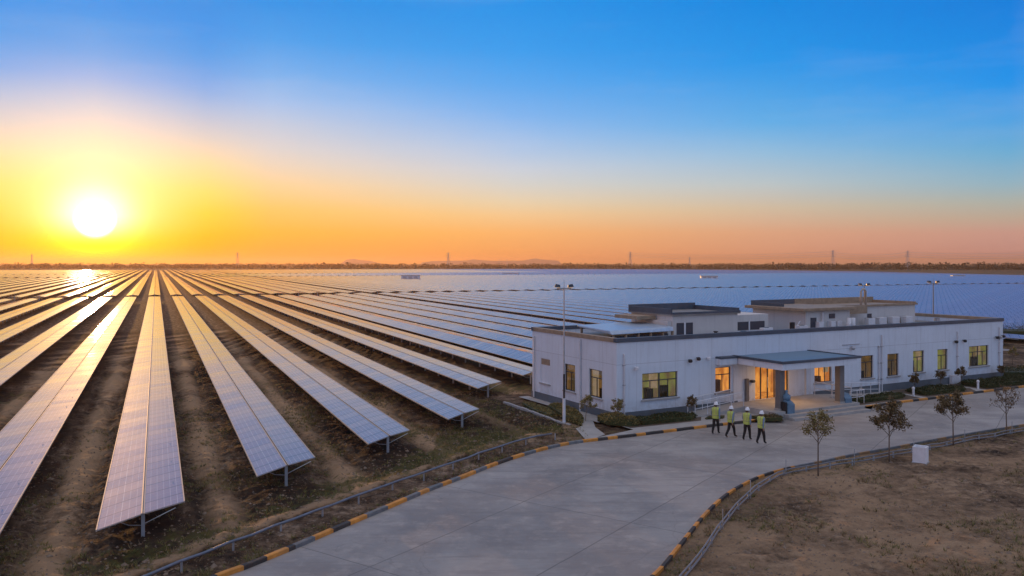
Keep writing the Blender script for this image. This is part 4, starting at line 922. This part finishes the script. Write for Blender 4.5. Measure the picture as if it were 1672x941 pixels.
def lamp_post(base, h, label, foot_and_shade=True, on_roof=0):
    r0 = empty('lamp_post', base, 0, label, 'lamp post', 'floodlight poles')
    if foot_and_shade:
        mb = MB(); mb.lathe([(.15, 0), (.15, .05), (.095, .06), (.085, 1.6)], (0, 0, -.05), 12); mb.build('pole_base', M['white_metal'], r0, smooth=False)
        MB().tube([(0, 0, 1.55), (0, 0, 3.0)], .062, 10).build('pole_shaded', M['black'], r0); MB().tube([(0, 0, 3.0), (0, 0, h)], [.058, .035], 10).build('pole', M['steel'], r0)  # black stretch puts the pole's backlit darkness into its colour
    else: MB().tube([(0, 0, 0), (0, 0, h)], [.06, .04], 10).build('pole', M['dull_steel'], r0)
    MB().tube([(-.42, 0, h-.05), (.42, 0, h-.05)], .03, 6).tube([(0, 0, h), (0, 0, h+.45)], .012, 5).build('cross_arm', M['dull_steel'], r0)
    for sd in (-1, 1):
        mb = MB(); 
        mb.add([(sd*.22, -.12, h), (sd*.58, -.16, h+.04), (sd*.60, .16, h+.04), (sd*.22, .12, h), (sd*.24, -.10, h+.16), (sd*.50, -.12, h+.22), (sd*.50, .12, h+.22), (sd*.24, .1, h+.16)],
               [(0, 3, 2, 1), (4, 5, 6, 7), (0, 1, 5, 4), (1, 2, 6, 5), (2, 3, 7, 6), (3, 0, 4, 7)])
        o = mb.build('floodlight', M['dark_frame'], r0, bevel=.01)
        MB().box(*sorted((sd*.26, sd*.54)), -.10, .10, h-.025, h-.003).build('lens', M['warm_glow'], o)  # lens glow put in for low sunlight caught on the heads
b0 = G(921, 693); lamp_post((b0.x, b0.y, 0), 8.15, 'tall floodlight pole with white foot standing at the near corner of the building')
lw = LW(PQ_(1524, 9.5), 9.5, 4.42); lamp_post(lw, (H-(462-HV)*lw.y/F)-4.42, 'floodlight pole rising from the right end of the roof', False)
lw = LW(PQ_(1411, 14.5), 14.5, 0); lamp_post(lw, H-(466-HV)*lw.y/F, 'floodlight pole standing behind the roof flue pipes', False)

# white box on the dirt
b0 = G(1503, 754); r0 = empty('utility_box', (b0.x, b0.y, zat(b0.x, b0.y)), R(52), 'open topped white box standing on the dirt between the young trees', 'box')
mb = MB(); s = .30; t = .055
mb.box(-s, s, -s, -s+t, -.05, .78); mb.box(-s, s, s-t, s, -.05, .78); mb.box(-s, -s+t, -s+t, s-t, -.05, .78); mb.box(s-t, s, -s+t, s-t, -.05, .78); mb.box(-s+t, s-t, -s+t, s-t, .5, .66)
mb.build('box_shell', mat('white_concrete', (.70, .72, .76), .7, var=.08, dirt=(.5, .47, .44)), r0, bevel=.012)
MB().box(-s-.04, s+.04, -s-.04, s+.04, -.08, .03).build('foot_slab', M['concrete'], r0)

# bins beside the porch steps
b0 = LW(10.9, -5.2, 0); b0 = G(1286, 682); r0 = empty('waste_bin', (b0.x, b0.y, .0), BR, 'tall blue grey bin with a knobbed top in front of the left porch column', 'bin')
mb = MB(); mb.prism([(-.30, -.34), (.30, -.34), (.30, .34), (-.30, .34)], .08, .88); mb.build('body', M['bin_blue'], r0, bevel=.06)
MB().add([(-.29, -.32, .88), (.29, -.32, .88), (.29, .32, .88), (-.29, .32, .88), (-.22, .02, 1.12), (.22, .02, 1.12), (.22, .3, 1.18), (-.22, .3, 1.18)], [(0, 3, 2, 1), (4, 5, 6, 7), (0, 1, 5, 4), (1, 2, 6, 5), (2, 3, 7, 6), (3, 0, 4, 7)]).build('lid', M['bin_blue'], r0, bevel=.03)
MB().lathe([(.22, 1.1), (.27, 1.2), (.25, 1.38), (.12, 1.46), (.09, 1.5), (.10, 1.66), (.07, 1.7)], (0, .1, 0), 14).build('knob', M['bin_blue'], r0, smooth=True)
MB().box(-.36, .36, -.4, .4, 0, .08).build('foot_slab', M['concrete'], r0)
MB().box(-.42, -.302, -.25, .3, .08, 1.0).build('liner_holder', M['black'], r0)
b0 = G(1380, 668); r0 = empty('waste_bin', (b0.x, b0.y, .1), BR, 'squat blue grey bin with a sloped top beside the right porch column', 'bin')
MB().add([(-.3, -.3, 0), (.3, -.3, 0), (.3, .34, 0), (-.3, .34, 0), (-.3, -.3, .62), (.3, -.3, .62), (.3, .34, .62), (-.3, .34, .62)], [(0, 3, 2, 1), (4, 5, 6, 7), (0, 1, 5, 4), (1, 2, 6, 5), (2, 3, 7, 6), (3, 0, 4, 7)]).build('body', M['bin_blue'], r0, bevel=.03)
MB().add([(-.32, -.3, .625), (.32, -.3, .625), (.32, .36, .625), (-.32, .36, .625), (-.32, -.05, .90), (.32, -.05, .90), (.32, .36, .96), (-.32, .36, .96)], [(0, 3, 2, 1), (4, 5, 6, 7), (0, 1, 5, 4), (1, 2, 6, 5), (2, 3, 7, 6), (3, 0, 4, 7)]).build('lid', M['bin_blue'], r0, bevel=.03)
MB().box(-.46, -.322, -.2, .3, 0, .75).build('liner_holder', M['black'], r0)
# pale bollards at the footpath openings
for (p_, q_), l_ in (((24.0, -2.6), 'short pale bollard at the gap between the first two hedges right of the porch'), ((31.4, -2.7), 'short pale bollard left of the last hedge bed')):
    b0 = LW(p_, q_, .1); o = MB().lathe([(.08, 0), (.08, .5), (.10, .51), (.10, .62), (.05, .68)], (0, 0, 0), 12).build('bollard', M['white_metal'], None); o.location = b0; tag(o, l_, 'bollard', 'pale bollards')

# ------------------------------------------------------------------ people
M['trouser'] = mat('black_trousers', (.012, .012, .014), .85); M['shirt'] = mat('blue_grey_shirt', (.16, .22, .32), .8); M['skin'] = mat('skin', (.35, .19, .12), .55)
M['boot'] = mat('dark_boots', (.02, .016, .014), .6); M['helmet'] = mat('white_helmet', (.80, .82, .85), .35, var=.03); M['hair'] = mat('dark_hair', (.02, .015, .012), .7)
def vestmat():
    m = bpy.data.materials.new('hi_vis_vest'); m.use_nodes = True; n = NT(m.node_tree); p = m.node_tree.nodes['Principled BSDF']
    tcn = n.n('ShaderNodeTexCoord'); s = n.n('ShaderNodeSeparateXYZ'); n.l(tcn.outputs['Object'], s.inputs[0])
    band = n.m('MAXIMUM', n.m('LESS_THAN', n.m('ABSOLUTE', n.m('SUBTRACT', s.outputs[2], 1.04)), .02), n.m('MULTIPLY', n.m('LESS_THAN', n.m('ABSOLUTE', n.m('SUBTRACT', n.m('ABSOLUTE', s.outputs[0]), .095)), .018), n.m('GREATER_THAN', s.outputs[2], 1.1)))
    c = n.mix(n.noise(tcn.outputs['Object'], 9, 3), (.40, .50, .09, 1), (.54, .60, .14, 1)); c = n.mix(n.m('MULTIPLY', band, .8), c, (.30, .27, .18, 1)); n.l(c, p.inputs['Base Color']); p.inputs['Roughness'].default_value = .7; return m
M['vest'] = vestmat()
def skin_mesh(name, verts, edges, radii, sub=1):
    me = bpy.data.meshes.new(name+'_s'); me.from_pydata(verts, edges, []); o = bpy.data.objects.new(name+'_s', me); COL.objects.link(o)
    md = o.modifiers.new('s', 'SKIN'); 
    if not me.skin_vertices:
        bm = bmesh.new(); bm.from_mesh(me); bm.verts.layers.skin.verify(); bm.to_mesh(me); bm.free()
    sv = me.skin_vertices[0].data
    for i, r_ in enumerate(radii): sv[i].radius = (r_ if isinstance(r_, tuple) else (r_, r_)); sv[i].use_root = (i == 0)
    o.modifiers.new('d', 'SUBSURF').levels = sub; o.modifiers['d'].render_levels = sub
    bpy.context.view_layer.update(); dg = bpy.context.evaluated_depsgraph_get(); m2 = bpy.data.meshes.new_from_object(o.evaluated_get(dg)); COL.objects.unlink(o); bpy.data.objects.remove(o); m2.name = name; return m2
def person(loc, rz, label, var, arm=1, scale_=1.0):
    rnd = random.Random(var); root = empty('person', loc, rz, label, 'person', 'workers in yellow vests walking to the porch'); root.scale = (scale_,)*3
    V = []; E = []; RR = []; B = []   # bones carry a material
    def vert(p, r_): V.append(p); RR.append(r_); return len(V)-1
    def bone(a, b, m_): E.append((a, b)); B.append((a, b, m_))
    st = rnd.uniform(.75, 1.2)
    pel = vert((0, 0, .93), (.155, .115)); sp = vert((0, .01, 1.12), (.14, .10)); ch = vert((0, .02, 1.34), (.175, .115)); nk = vert((0, .03, 1.475), .055); hd = vert((0, .045, 1.575), .085); ht = vert((0, .05, 1.65), .072)
    bone(pel, sp, 1); bone(sp, ch, 1); bone(ch, nk, 2); bone(nk, hd, 2); bone(hd, ht, 2)
    for sd, fwd in ((1, 1), (-1, -1)):
        hp = vert((sd*.085, 0, .86), (.11, .11)); 
        if fwd > 0: kn = vert((sd*.09, .15*st, .50), .082); an = vert((sd*.085, .20*st, .11), .060); to = vert((sd*.10, .35*st, .045), .042)
        else: kn = vert((sd*.09, -.04, .49), .082); an = vert((sd*.085, -.25*st, .13), .060); to = vert((sd*.095, -.12*st, .04), .042)
        bone(pel, hp, 0); bone(hp, kn, 0); bone(kn, an, 0); bone(an, to, 3)
        shd = vert((sd*.205, .02, 1.39), .072); sw = -fwd*.14*st
        el_ = vert((sd*.275, -.02+sw*.6, 1.13), .047); wr = vert((sd*.295, .06+sw*1.5, .90), .032); pm = vert((sd*.295, .08+sw*1.6, .84), (.018, .036))
        bone(ch, shd, 1); bone(shd, el_, 1); bone(el_, wr, 1); bone(wr, pm, 2)
        for f_ in range(4):
            fy = .055-.022*f_; l_ = (.062, .07, .065, .05)[f_]; a = vert((sd*.297, .08+sw*1.6+fy, .80), .0095); b = vert((sd*.287, .085+sw*1.6+fy*1.05, .80-l_*.6), .0085); c = vert((sd*.27, .088+sw*1.6+fy*1.05, .80-l_), .007)
            bone(pm, a, 2); bone(a, b, 2); bone(b, c, 2)
        a = vert((sd*.28, .08+sw*1.6+.055, .845), .010); b = vert((sd*.27, .08+sw*1.6+.085, .80), .008); bone(wr, a, 2); bone(a, b, 2)
    m2 = skin_mesh('body', V, E, RR)
    bm = bmesh.new(); bm.from_mesh(m2)
    # nose, ears, eyes and brow joined into the head
    def ball(c, r_, sc, mi):
        r = bmesh.ops.create_uvsphere(bm, u_segments=8, v_segments=6, radius=r_); vs_ = r['verts']
        for v_ in vs_: v_.co = Vector((v_.co.x*sc[0]+c[0], v_.co.y*sc[1]+c[1], v_.co.z*sc[2]+c[2]))
        fs = set(f for v_ in vs_ for f in v_.link_faces)
        for f in fs: f.material_index = mi; f.smooth = True
        return fs
    segs = [(Vector(V[a]), Vector(V[b]), m_) for a, b, m_ in B]
    for f in bm.faces:
        c = f.calc_center_median(); best = None
        for a, b, m_ in segs:
            ab = b-a; t_ = max(0, min(1, (c-a).dot(ab)/ab.length_squared)); d_ = (c-a-ab*t_).length
            if best is None or d_ < best[0]: best = (d_, m_)
        f.material_index = best[1]; f.smooth = True
    ball((0, .145, 1.57), .016, (.8, 1.3, 1.6), 2)
    for sd in (-1, 1): ball((sd*.088, .04, 1.575), .02, (.4, .8, 1.3), 2); ball((sd*.032, .128, 1.592), .011, (1.2, .6, .7), 4)
    ball((0, .128, 1.535), .014, (1.8, .5, .4), 4)
    m2.materials.clear()
    for k_ in ('trouser', 'shirt', 'skin', 'boot', 'hair'): m2.materials.append(M[k_])
    bm.to_mesh(m2); bm.free()
    bo = bpy.data.objects.new('body', m2); COL.objects.link(bo); bo.parent = root
    mb = MB(); rings = [(.86, .185, .145), (.90, .20, .155), (1.05, .195, .15), (1.2, .205, .155), (1.32, .222, .16), (1.40, .225, .145), (1.45, .18, .12), (1.485, .10, .09)]
    nn_ = 20
    for z_, rx, ry in rings:
        for k_ in range(nn_):
            a_ = 2*math.pi*k_/nn_; cs_, sn_ = math.cos(a_), math.sin(a_); ff_ = rnd.uniform(.97, 1.03)
            mb.v.append((rx*ff_*math.copysign(abs(cs_)**.8, cs_), .01+ry*ff_*math.copysign(abs(sn_)**.8, sn_), z_))
    for q_ in range(len(rings)-1):
        for k_ in range(nn_): a_ = q_*nn_+k_; b_ = q_*nn_+(k_+1) % nn_; mb.f.append((a_, b_, b_+nn_, a_+nn_)); mb.mi.append(0)
    mb.build('vest', M['vest'], root, smooth=True)
    mb = MB(); prof = [(.138, 1.60), (.142, 1.612), (.122, 1.62), (.122, 1.66), (.108, 1.71), (.075, 1.745), (.03, 1.76), (.005, 1.762)]
    mb.lathe([(r_*.94, z_) for r_, z_ in prof], (0, .045, 0), 16); mb.box(-.012, .012, -.06, .15, 1.73, 1.772); mb.build('helmet', M['helmet'], root, smooth=True)
    MB().lathe([(.07, 1.52), (.095, 1.55), (.10, 1.605)], (0, .02, 0), 12).build('hair', M['hair'], root, smooth=True)
    return root
hd_ = R(-52)
for (u, v), lab, vr, sc_ in (((1168.5, 709), 'leftmost of the four workers in yellow vests and white helmets, walking nearest the building', 1, 1.03), ((1193, 714.5), 'second worker from the left in yellow vest and white helmet, right arm hanging', 2, .985),
        ((1219.5, 719), 'third worker from the left in yellow vest and white helmet, striding behind the second', 3, 1.015), ((1242.5, 725.2), 'rightmost of the four workers in yellow vests, closest to the camera', 4, 1.0)):
    b0 = G(u, v); person((b0.x, b0.y, .0), hd_+(.18, -.10, .06, -.20)[vr-1], lab, vr, 1, sc_)

# ------------------------------------------------------------------ far things
def kiosk(u0, u1, vb, vt, label):
    a = G(u0, vb); b = G(u1, vb); h = (vb-vt)*a.y/F; wd = (b-a).length; r0 = empty('inverter_kiosk', ((a.x+b.x)/2, a.y, 0), 0, label, 'kiosk', 'white kiosks in the solar field')
    MB().box(-wd/2, wd/2, 0, 3.2, 0, h*.9).build('cabin', M['white_metal'], r0); MB().box(-wd/2-.25, wd/2+.25, -.25, 3.45, h*.9, h).build('roof', M['rail'], r0)
    mb = MB()
    for i in range(3): mb.box(-wd/2+wd*(.1+.3*i), -wd/2+wd*(.3+.3*i), -.06, -.004, .25, h*.75)
    mb.build('door', M['steel'], r0)
kiosk(655, 685, 457.5, 449.5, 'white kiosk standing among the panels left of the tall lamp post')
kiosk(1145, 1172, 457, 450.5, 'white kiosk among the panels above the left penthouse')
kiosk(1556, 1576, 453.5, 449.5, 'small white kiosk at the far right of the solar field')
kiosk(820, 848, 449, 446, 'long low kiosk near the far edge of the panels')

def pylon(u, vb, vt, label, arms=3):
    b0 = G(u, vb); h = (vb-vt)*b0.y/F; r0 = empty('pylon', (b0.x, b0.y, 0), R(20), label, 'pylon', 'lattice pylons along the horizon')
    r_ = .11*b0.y/1000+.05; w0, w1 = h*.11, h*.022
    def cw(z_): return w0+(w1-w0)*min(1, z_/(h*.75))
    mb = MB()
    for sx_ in (-1, 1):
        for sy in (-1, 1): mb.tube([(sx_*w0, sy*w0, 0), (sx_*w1, sy*w1, h*.75), (sx_*w1*.5, sy*w1*.5, h)], r_, 4)
    zs = [0, .14, .27, .39, .5, .6, .68, .75, .84, .92]
    for za, zb in zip(zs[:-1], zs[1:]):
        a, b = cw(za*h), cw(zb*h)
        for (p1, p2) in (((-1, -1), (1, -1)), ((1, -1), (1, 1)), ((1, 1), (-1, 1)), ((-1, 1), (-1, -1))):
            mb.tube([(p1[0]*a, p1[1]*a, za*h), (p2[0]*b, p2[1]*b, zb*h)], r_*.6, 3); mb.tube([(p2[0]*a, p2[1]*a, za*h), (p1[0]*b, p1[1]*b, zb*h)], r_*.6, 3)
    mb.build('lattice_mast', M['steel'], r0)
    for zc in ((.68, .80, .92) if arms == 3 else (.8, .92))[:arms]:
        mb = MB(); l_ = h*(.17 if zc < .9 else .13)
        for sd in (-1, 1): mb.tube([(0, 0, zc*h), (sd*l_, 0, zc*h)], r_*.8, 4); mb.tube([(0, 0, zc*h+h*.04), (sd*l_, 0, zc*h)], r_*.6, 4); mb.tube([(sd*l_, 0, zc*h), (sd*l_, 0, zc*h-h*.045)], r_*.5, 4)
        mb.build('cross_arm', M['steel'], r0)
    return b0, h
PY = [pylon(1360, 440.5, 408, 'tallest lattice pylon on the right horizon, left of its twin'), pylon(1482, 441, 409, 'lattice pylon farthest right on the horizon'), pylon(1029, 437.5, 411, 'lattice pylon above the middle of the building'),
      pylon(732, 437.5, 412.5, 'lattice pylon left of the tall lamp post'), pylon(388, 437.5, 412, 'lattice pylon nearest the sun glow'), pylon(1126, 436, 420, 'tiny pylon between the middle and the tall right ones', 2), pylon(52, 437, 415, 'faint mast at the far left edge of the horizon', 2)]
mb = MB()
ends = [PY[2], PY[0], PY[1], (G(1800, 442), 33.)]
for (a, ha), (b, hb) in zip(ends[:-1], ends[1:]):
    for zc, off in ((.78, -4), (.9, 3), (.68, 4)):
        pts = []
        for i in range(15):
            t = i/14; pts.append((a.x+(b.x-a.x)*t, a.y+(b.y-a.y)*t+off, (ha*(1-t)+hb*t)*zc-9*4*t*(1-t)*.5))
        mb.tube(pts, .2, 3)
tag(mb.build('power_line', M['steel']), 'thin power lines strung between the pylons on the right horizon', 'power line')
for u, vt, hgt_l in ((815, 424, 'left mast of a group of thin masts above the tree line'), (828, 424, 'right mast of a group of thin masts above the tree line')):
    b0 = G(u, 436); h = (436-vt)*b0.y/F; o = MB().tube([(0, 0, 0), (0, 0, h)], .5, 6).tube([(0, 0, h*.9), (0, 0, h)], 1.0, 6).build('mast', M['steel']); o.location = (b0.x, b0.y, 0); tag(o, hgt_l, 'mast', 'thin masts on the horizon')

# tree belt that reads as one wood
rnd = random.Random(99); mb = MB()
def bush(cx, cy, w_, h, n):
    for i in range(n):
        a = rnd.random()*6.283; rr = math.sqrt(rnd.random()); zz_ = rnd.random()
        rad = w_*(1-.55*zz_**2)*rr; p = Vector((cx+math.cos(a)*rad, cy+math.sin(a)*rad*.8, h*(.12+.88*zz_)*(1-.18*rr))); s_l = h*rnd.uniform(.09, .2)
        d = Vector((rnd.gauss(0, 1), rnd.gauss(0, 1), rnd.gauss(0, .6))).normalized(); e = d.cross(Vector((rnd.gauss(0, 1), rnd.gauss(0, 1), rnd.gauss(0, 1)))).normalized()
        mb.add([p-d*s_l, p+e*s_l*.7, p+d*s_l, p-e*s_l*.7], [(0, 1, 2, 3)])
def edge_y(x):
    return ymax(x) if x < 375 else 1000
for i in range(1500):
    k_ = rnd.uniform(-.72, .72)
    if k_ > .3: y = rnd.uniform(1080, 2300)
    else: y = rnd.uniform(1500, 2600)
    x = k_*y
    if abs(k_-.05) < .2 and rnd.random() < .2: continue
    h = rnd.choice((6, 7, 8, 8, 9, 10, 11))*rnd.uniform(.8, 1.15)*(1.0 if k_ < .3 else 1.05)
    bush(x, y, h*rnd.uniform(.9, 1.7), h, 26)
for i in range(1100):   # continuous understorey along the far edge of the field
    k_ = -.72+1.44*i/1100+rnd.uniform(-.002, .002); y = 1330 if k_ < .1 else 1330-(k_-.1)*450
    bush(k_*y, y+rnd.uniform(0, 60), rnd.uniform(6, 11), rnd.uniform(4.5, 8), 22)
tag(mb.build('woodland', M['wood']), 'dark belt of trees and scrub along the whole horizon', 'woodland', kind='stuff')
rnd2 = random.Random(5)
# scrub, track and fence right of the building
hb = G(1662, 556); hedge([(hb.x-5, hb.y-1), (hb.x+10, hb.y-3), (hb.x+10, hb.y+3), (hb.x-2, hb.y+2.5)], 2.0, 'dark bushes at the right edge behind the building, against the blue panels', 61, 'hedge', 120, z0=0)
tag(flat('track', [tuple(p) for p in W([(1600, 574), (1700, 561), (1760, 561), (1760, 573), (1700, 577), (1600, 583)])], .03, M['road']), kind='structure')
sapling('young_tree', G(1653, 596), 1.9, 'olive', 700, .35, 'small yellowish sapling behind the far right corner of the building', 15, .4)
hb = G(1655, 617); hedge([(hb.x-1.5, hb.y-1), (hb.x+4, hb.y-1), (hb.x+5, hb.y+2.5), (hb.x-1.5, hb.y+2.5)], .9, 'low dark bushes just right of the building corner', 62, 'hedge', 220, z0=0)
# hills on the horizon
def hills(pts, y, name='hills'):
    mb = MB(); P_ = []
    for (u, v) in pts: P_.append(((u-CU)/F*y, H+(HV-v)*y/F))
    for (x0, z0), (x1, z1) in zip(P_[:-1], P_[1:]):
        mb.add([(x0, y, -5), (x1, y, -5), (x1, y+200, z1), (x0, y+200, z0), (x1, y+900, -5), (x0, y+900, -5)], [(0, 1, 2, 3), (3, 2, 4, 5)])
    o = mb.build(name, M['hill'], None, smooth=False); tag(o, kind='structure')
M['hill'] = mat('distant_hill', (.20, .16, .17), .95, var=.1, vscale=.01)
hills([(684, 429), (700, 426.5), (730, 425.8), (758, 425.6), (770, 423.4), (778, 424.2), (800, 426), (830, 426), (855, 425.5), (868, 423), (876, 421.8), (884, 423.5), (905, 425.2), (914, 425.8), (918, 429)], 5600)
hills([(552, 429), (556, 424), (570, 422.5), (578, 424.5), (596, 426), (600, 429)], 5600)

# ------------------------------------------------------------------ weeds and clods near the camera
rnd = random.Random(17); mbw = MB(); mbd = MB(); mbc = MB()
allp = np.array([[rnd.uniform(-24, 34), 24.5+37.5*rnd.random()**1.25] for _ in range(95000)])
io = ~inside(allp, [tuple(p) for p in road_poly]) & ~inside(allp, [tuple(p) for p in site])
gn = .3*1+.9*vnoise(allp, .3, 31)+.6*vnoise(allp, 1., 32); dl = pdist(allp, railL); dk = pdist(allp, [Vector(p) for p in road_poly])
wv_ = 0
for (x, y), ok, g_, a, b in zip(allp, io, gn, dl, dk):
    if not ok or b < .25: continue
    kx = x/y
    if kx < -.68 or kx > .68: continue
    pr = .012+(.35 if g_ > .46 else 0)+(.14 if (1.2 < a < 3.4 and x < 6) else 0)+(.25 if b < .9 else 0)+(.14 if (-4 < x < 6 and y > 38) else 0)
    r_ = rnd.random()
    if r_ < pr and wv_ < 17000:
        wv_ += 1; z0 = zat(x, y); t_ = mbw if rnd.random() < (.7 if x < 7 else .45) else mbd; hh = rnd.uniform(.06, .24)
        for _ in range(7):
            an = rnd.random()*6.283; d = Vector((math.cos(an), math.sin(an), 0)); s_n = Vector((-d.y, d.x, 0))*.012; o_ = Vector((x, y, z0-.01))+d*rnd.uniform(0, .06)
            t_.add([o_-s_n, o_+s_n, o_+d*hh*rnd.uniform(.4, 1)+Vector((0, 0, hh*rnd.uniform(.5, 1)))], [(0, 1, 2)])
    elif r_ > .80:
        z0 = zat(x, y); s_ = rnd.uniform(.02, .075)*(1 if rnd.random() < .95 else 2.0); q = [Vector((rnd.uniform(.6, 1.2)*a_, rnd.uniform(.6, 1.2)*b_, rnd.uniform(.4, .9)*c_))*s_+Vector((x, y, z0)) for a_, b_, c_ in ((1, 0, 0), (0, 1, 0), (-1, 0, 0), (0, -1, 0), (0, 0, 1), (0, 0, -1))]
        mbc.add(q, [(0, 1, 4), (1, 2, 4), (2, 3, 4), (3, 0, 4), (1, 0, 5), (2, 1, 5), (3, 2, 5), (0, 3, 5)])
tag(mbw.build('weeds', M['weed']), 'green weeds scattered over the dirt', 'weeds', kind='stuff'); tag(mbd.build('dry_grass', M['weed_dry']), 'dry brown grass tufts scattered over the dirt', 'grass', kind='stuff')
tag(mbc.build('stones', mat('clod', (.20, .15, .11), .95, var=.4, vscale=8)), 'small stones and clods scattered over the dirt', 'stones', kind='stuff')

# ------------------------------------------------------------------ haze
hz = MB().box(-6600, 6600, -420, 7600, -6, 47).build('haze', bpy.data.materials.new('haze_air')); tag(hz, 'thin warm haze over the plain', 'haze', kind='stuff')
hm = hz.data.materials[0]; hm.use_nodes = True; hm.node_tree.nodes.clear(); n = NT(hm.node_tree); o_ = n.n('ShaderNodeOutputMaterial'); pv = n.n('ShaderNodeVolumePrincipled')
pv.inputs['Color'].default_value = (.93, .58, .32, 1); pv.inputs['Density'].default_value = .00016; pv.inputs['Anisotropy'].default_value = .55; n.l(pv.outputs[0], o_.inputs['Volume'])
try: hm.cycles.homogeneous_volume = True
except Exception: pass
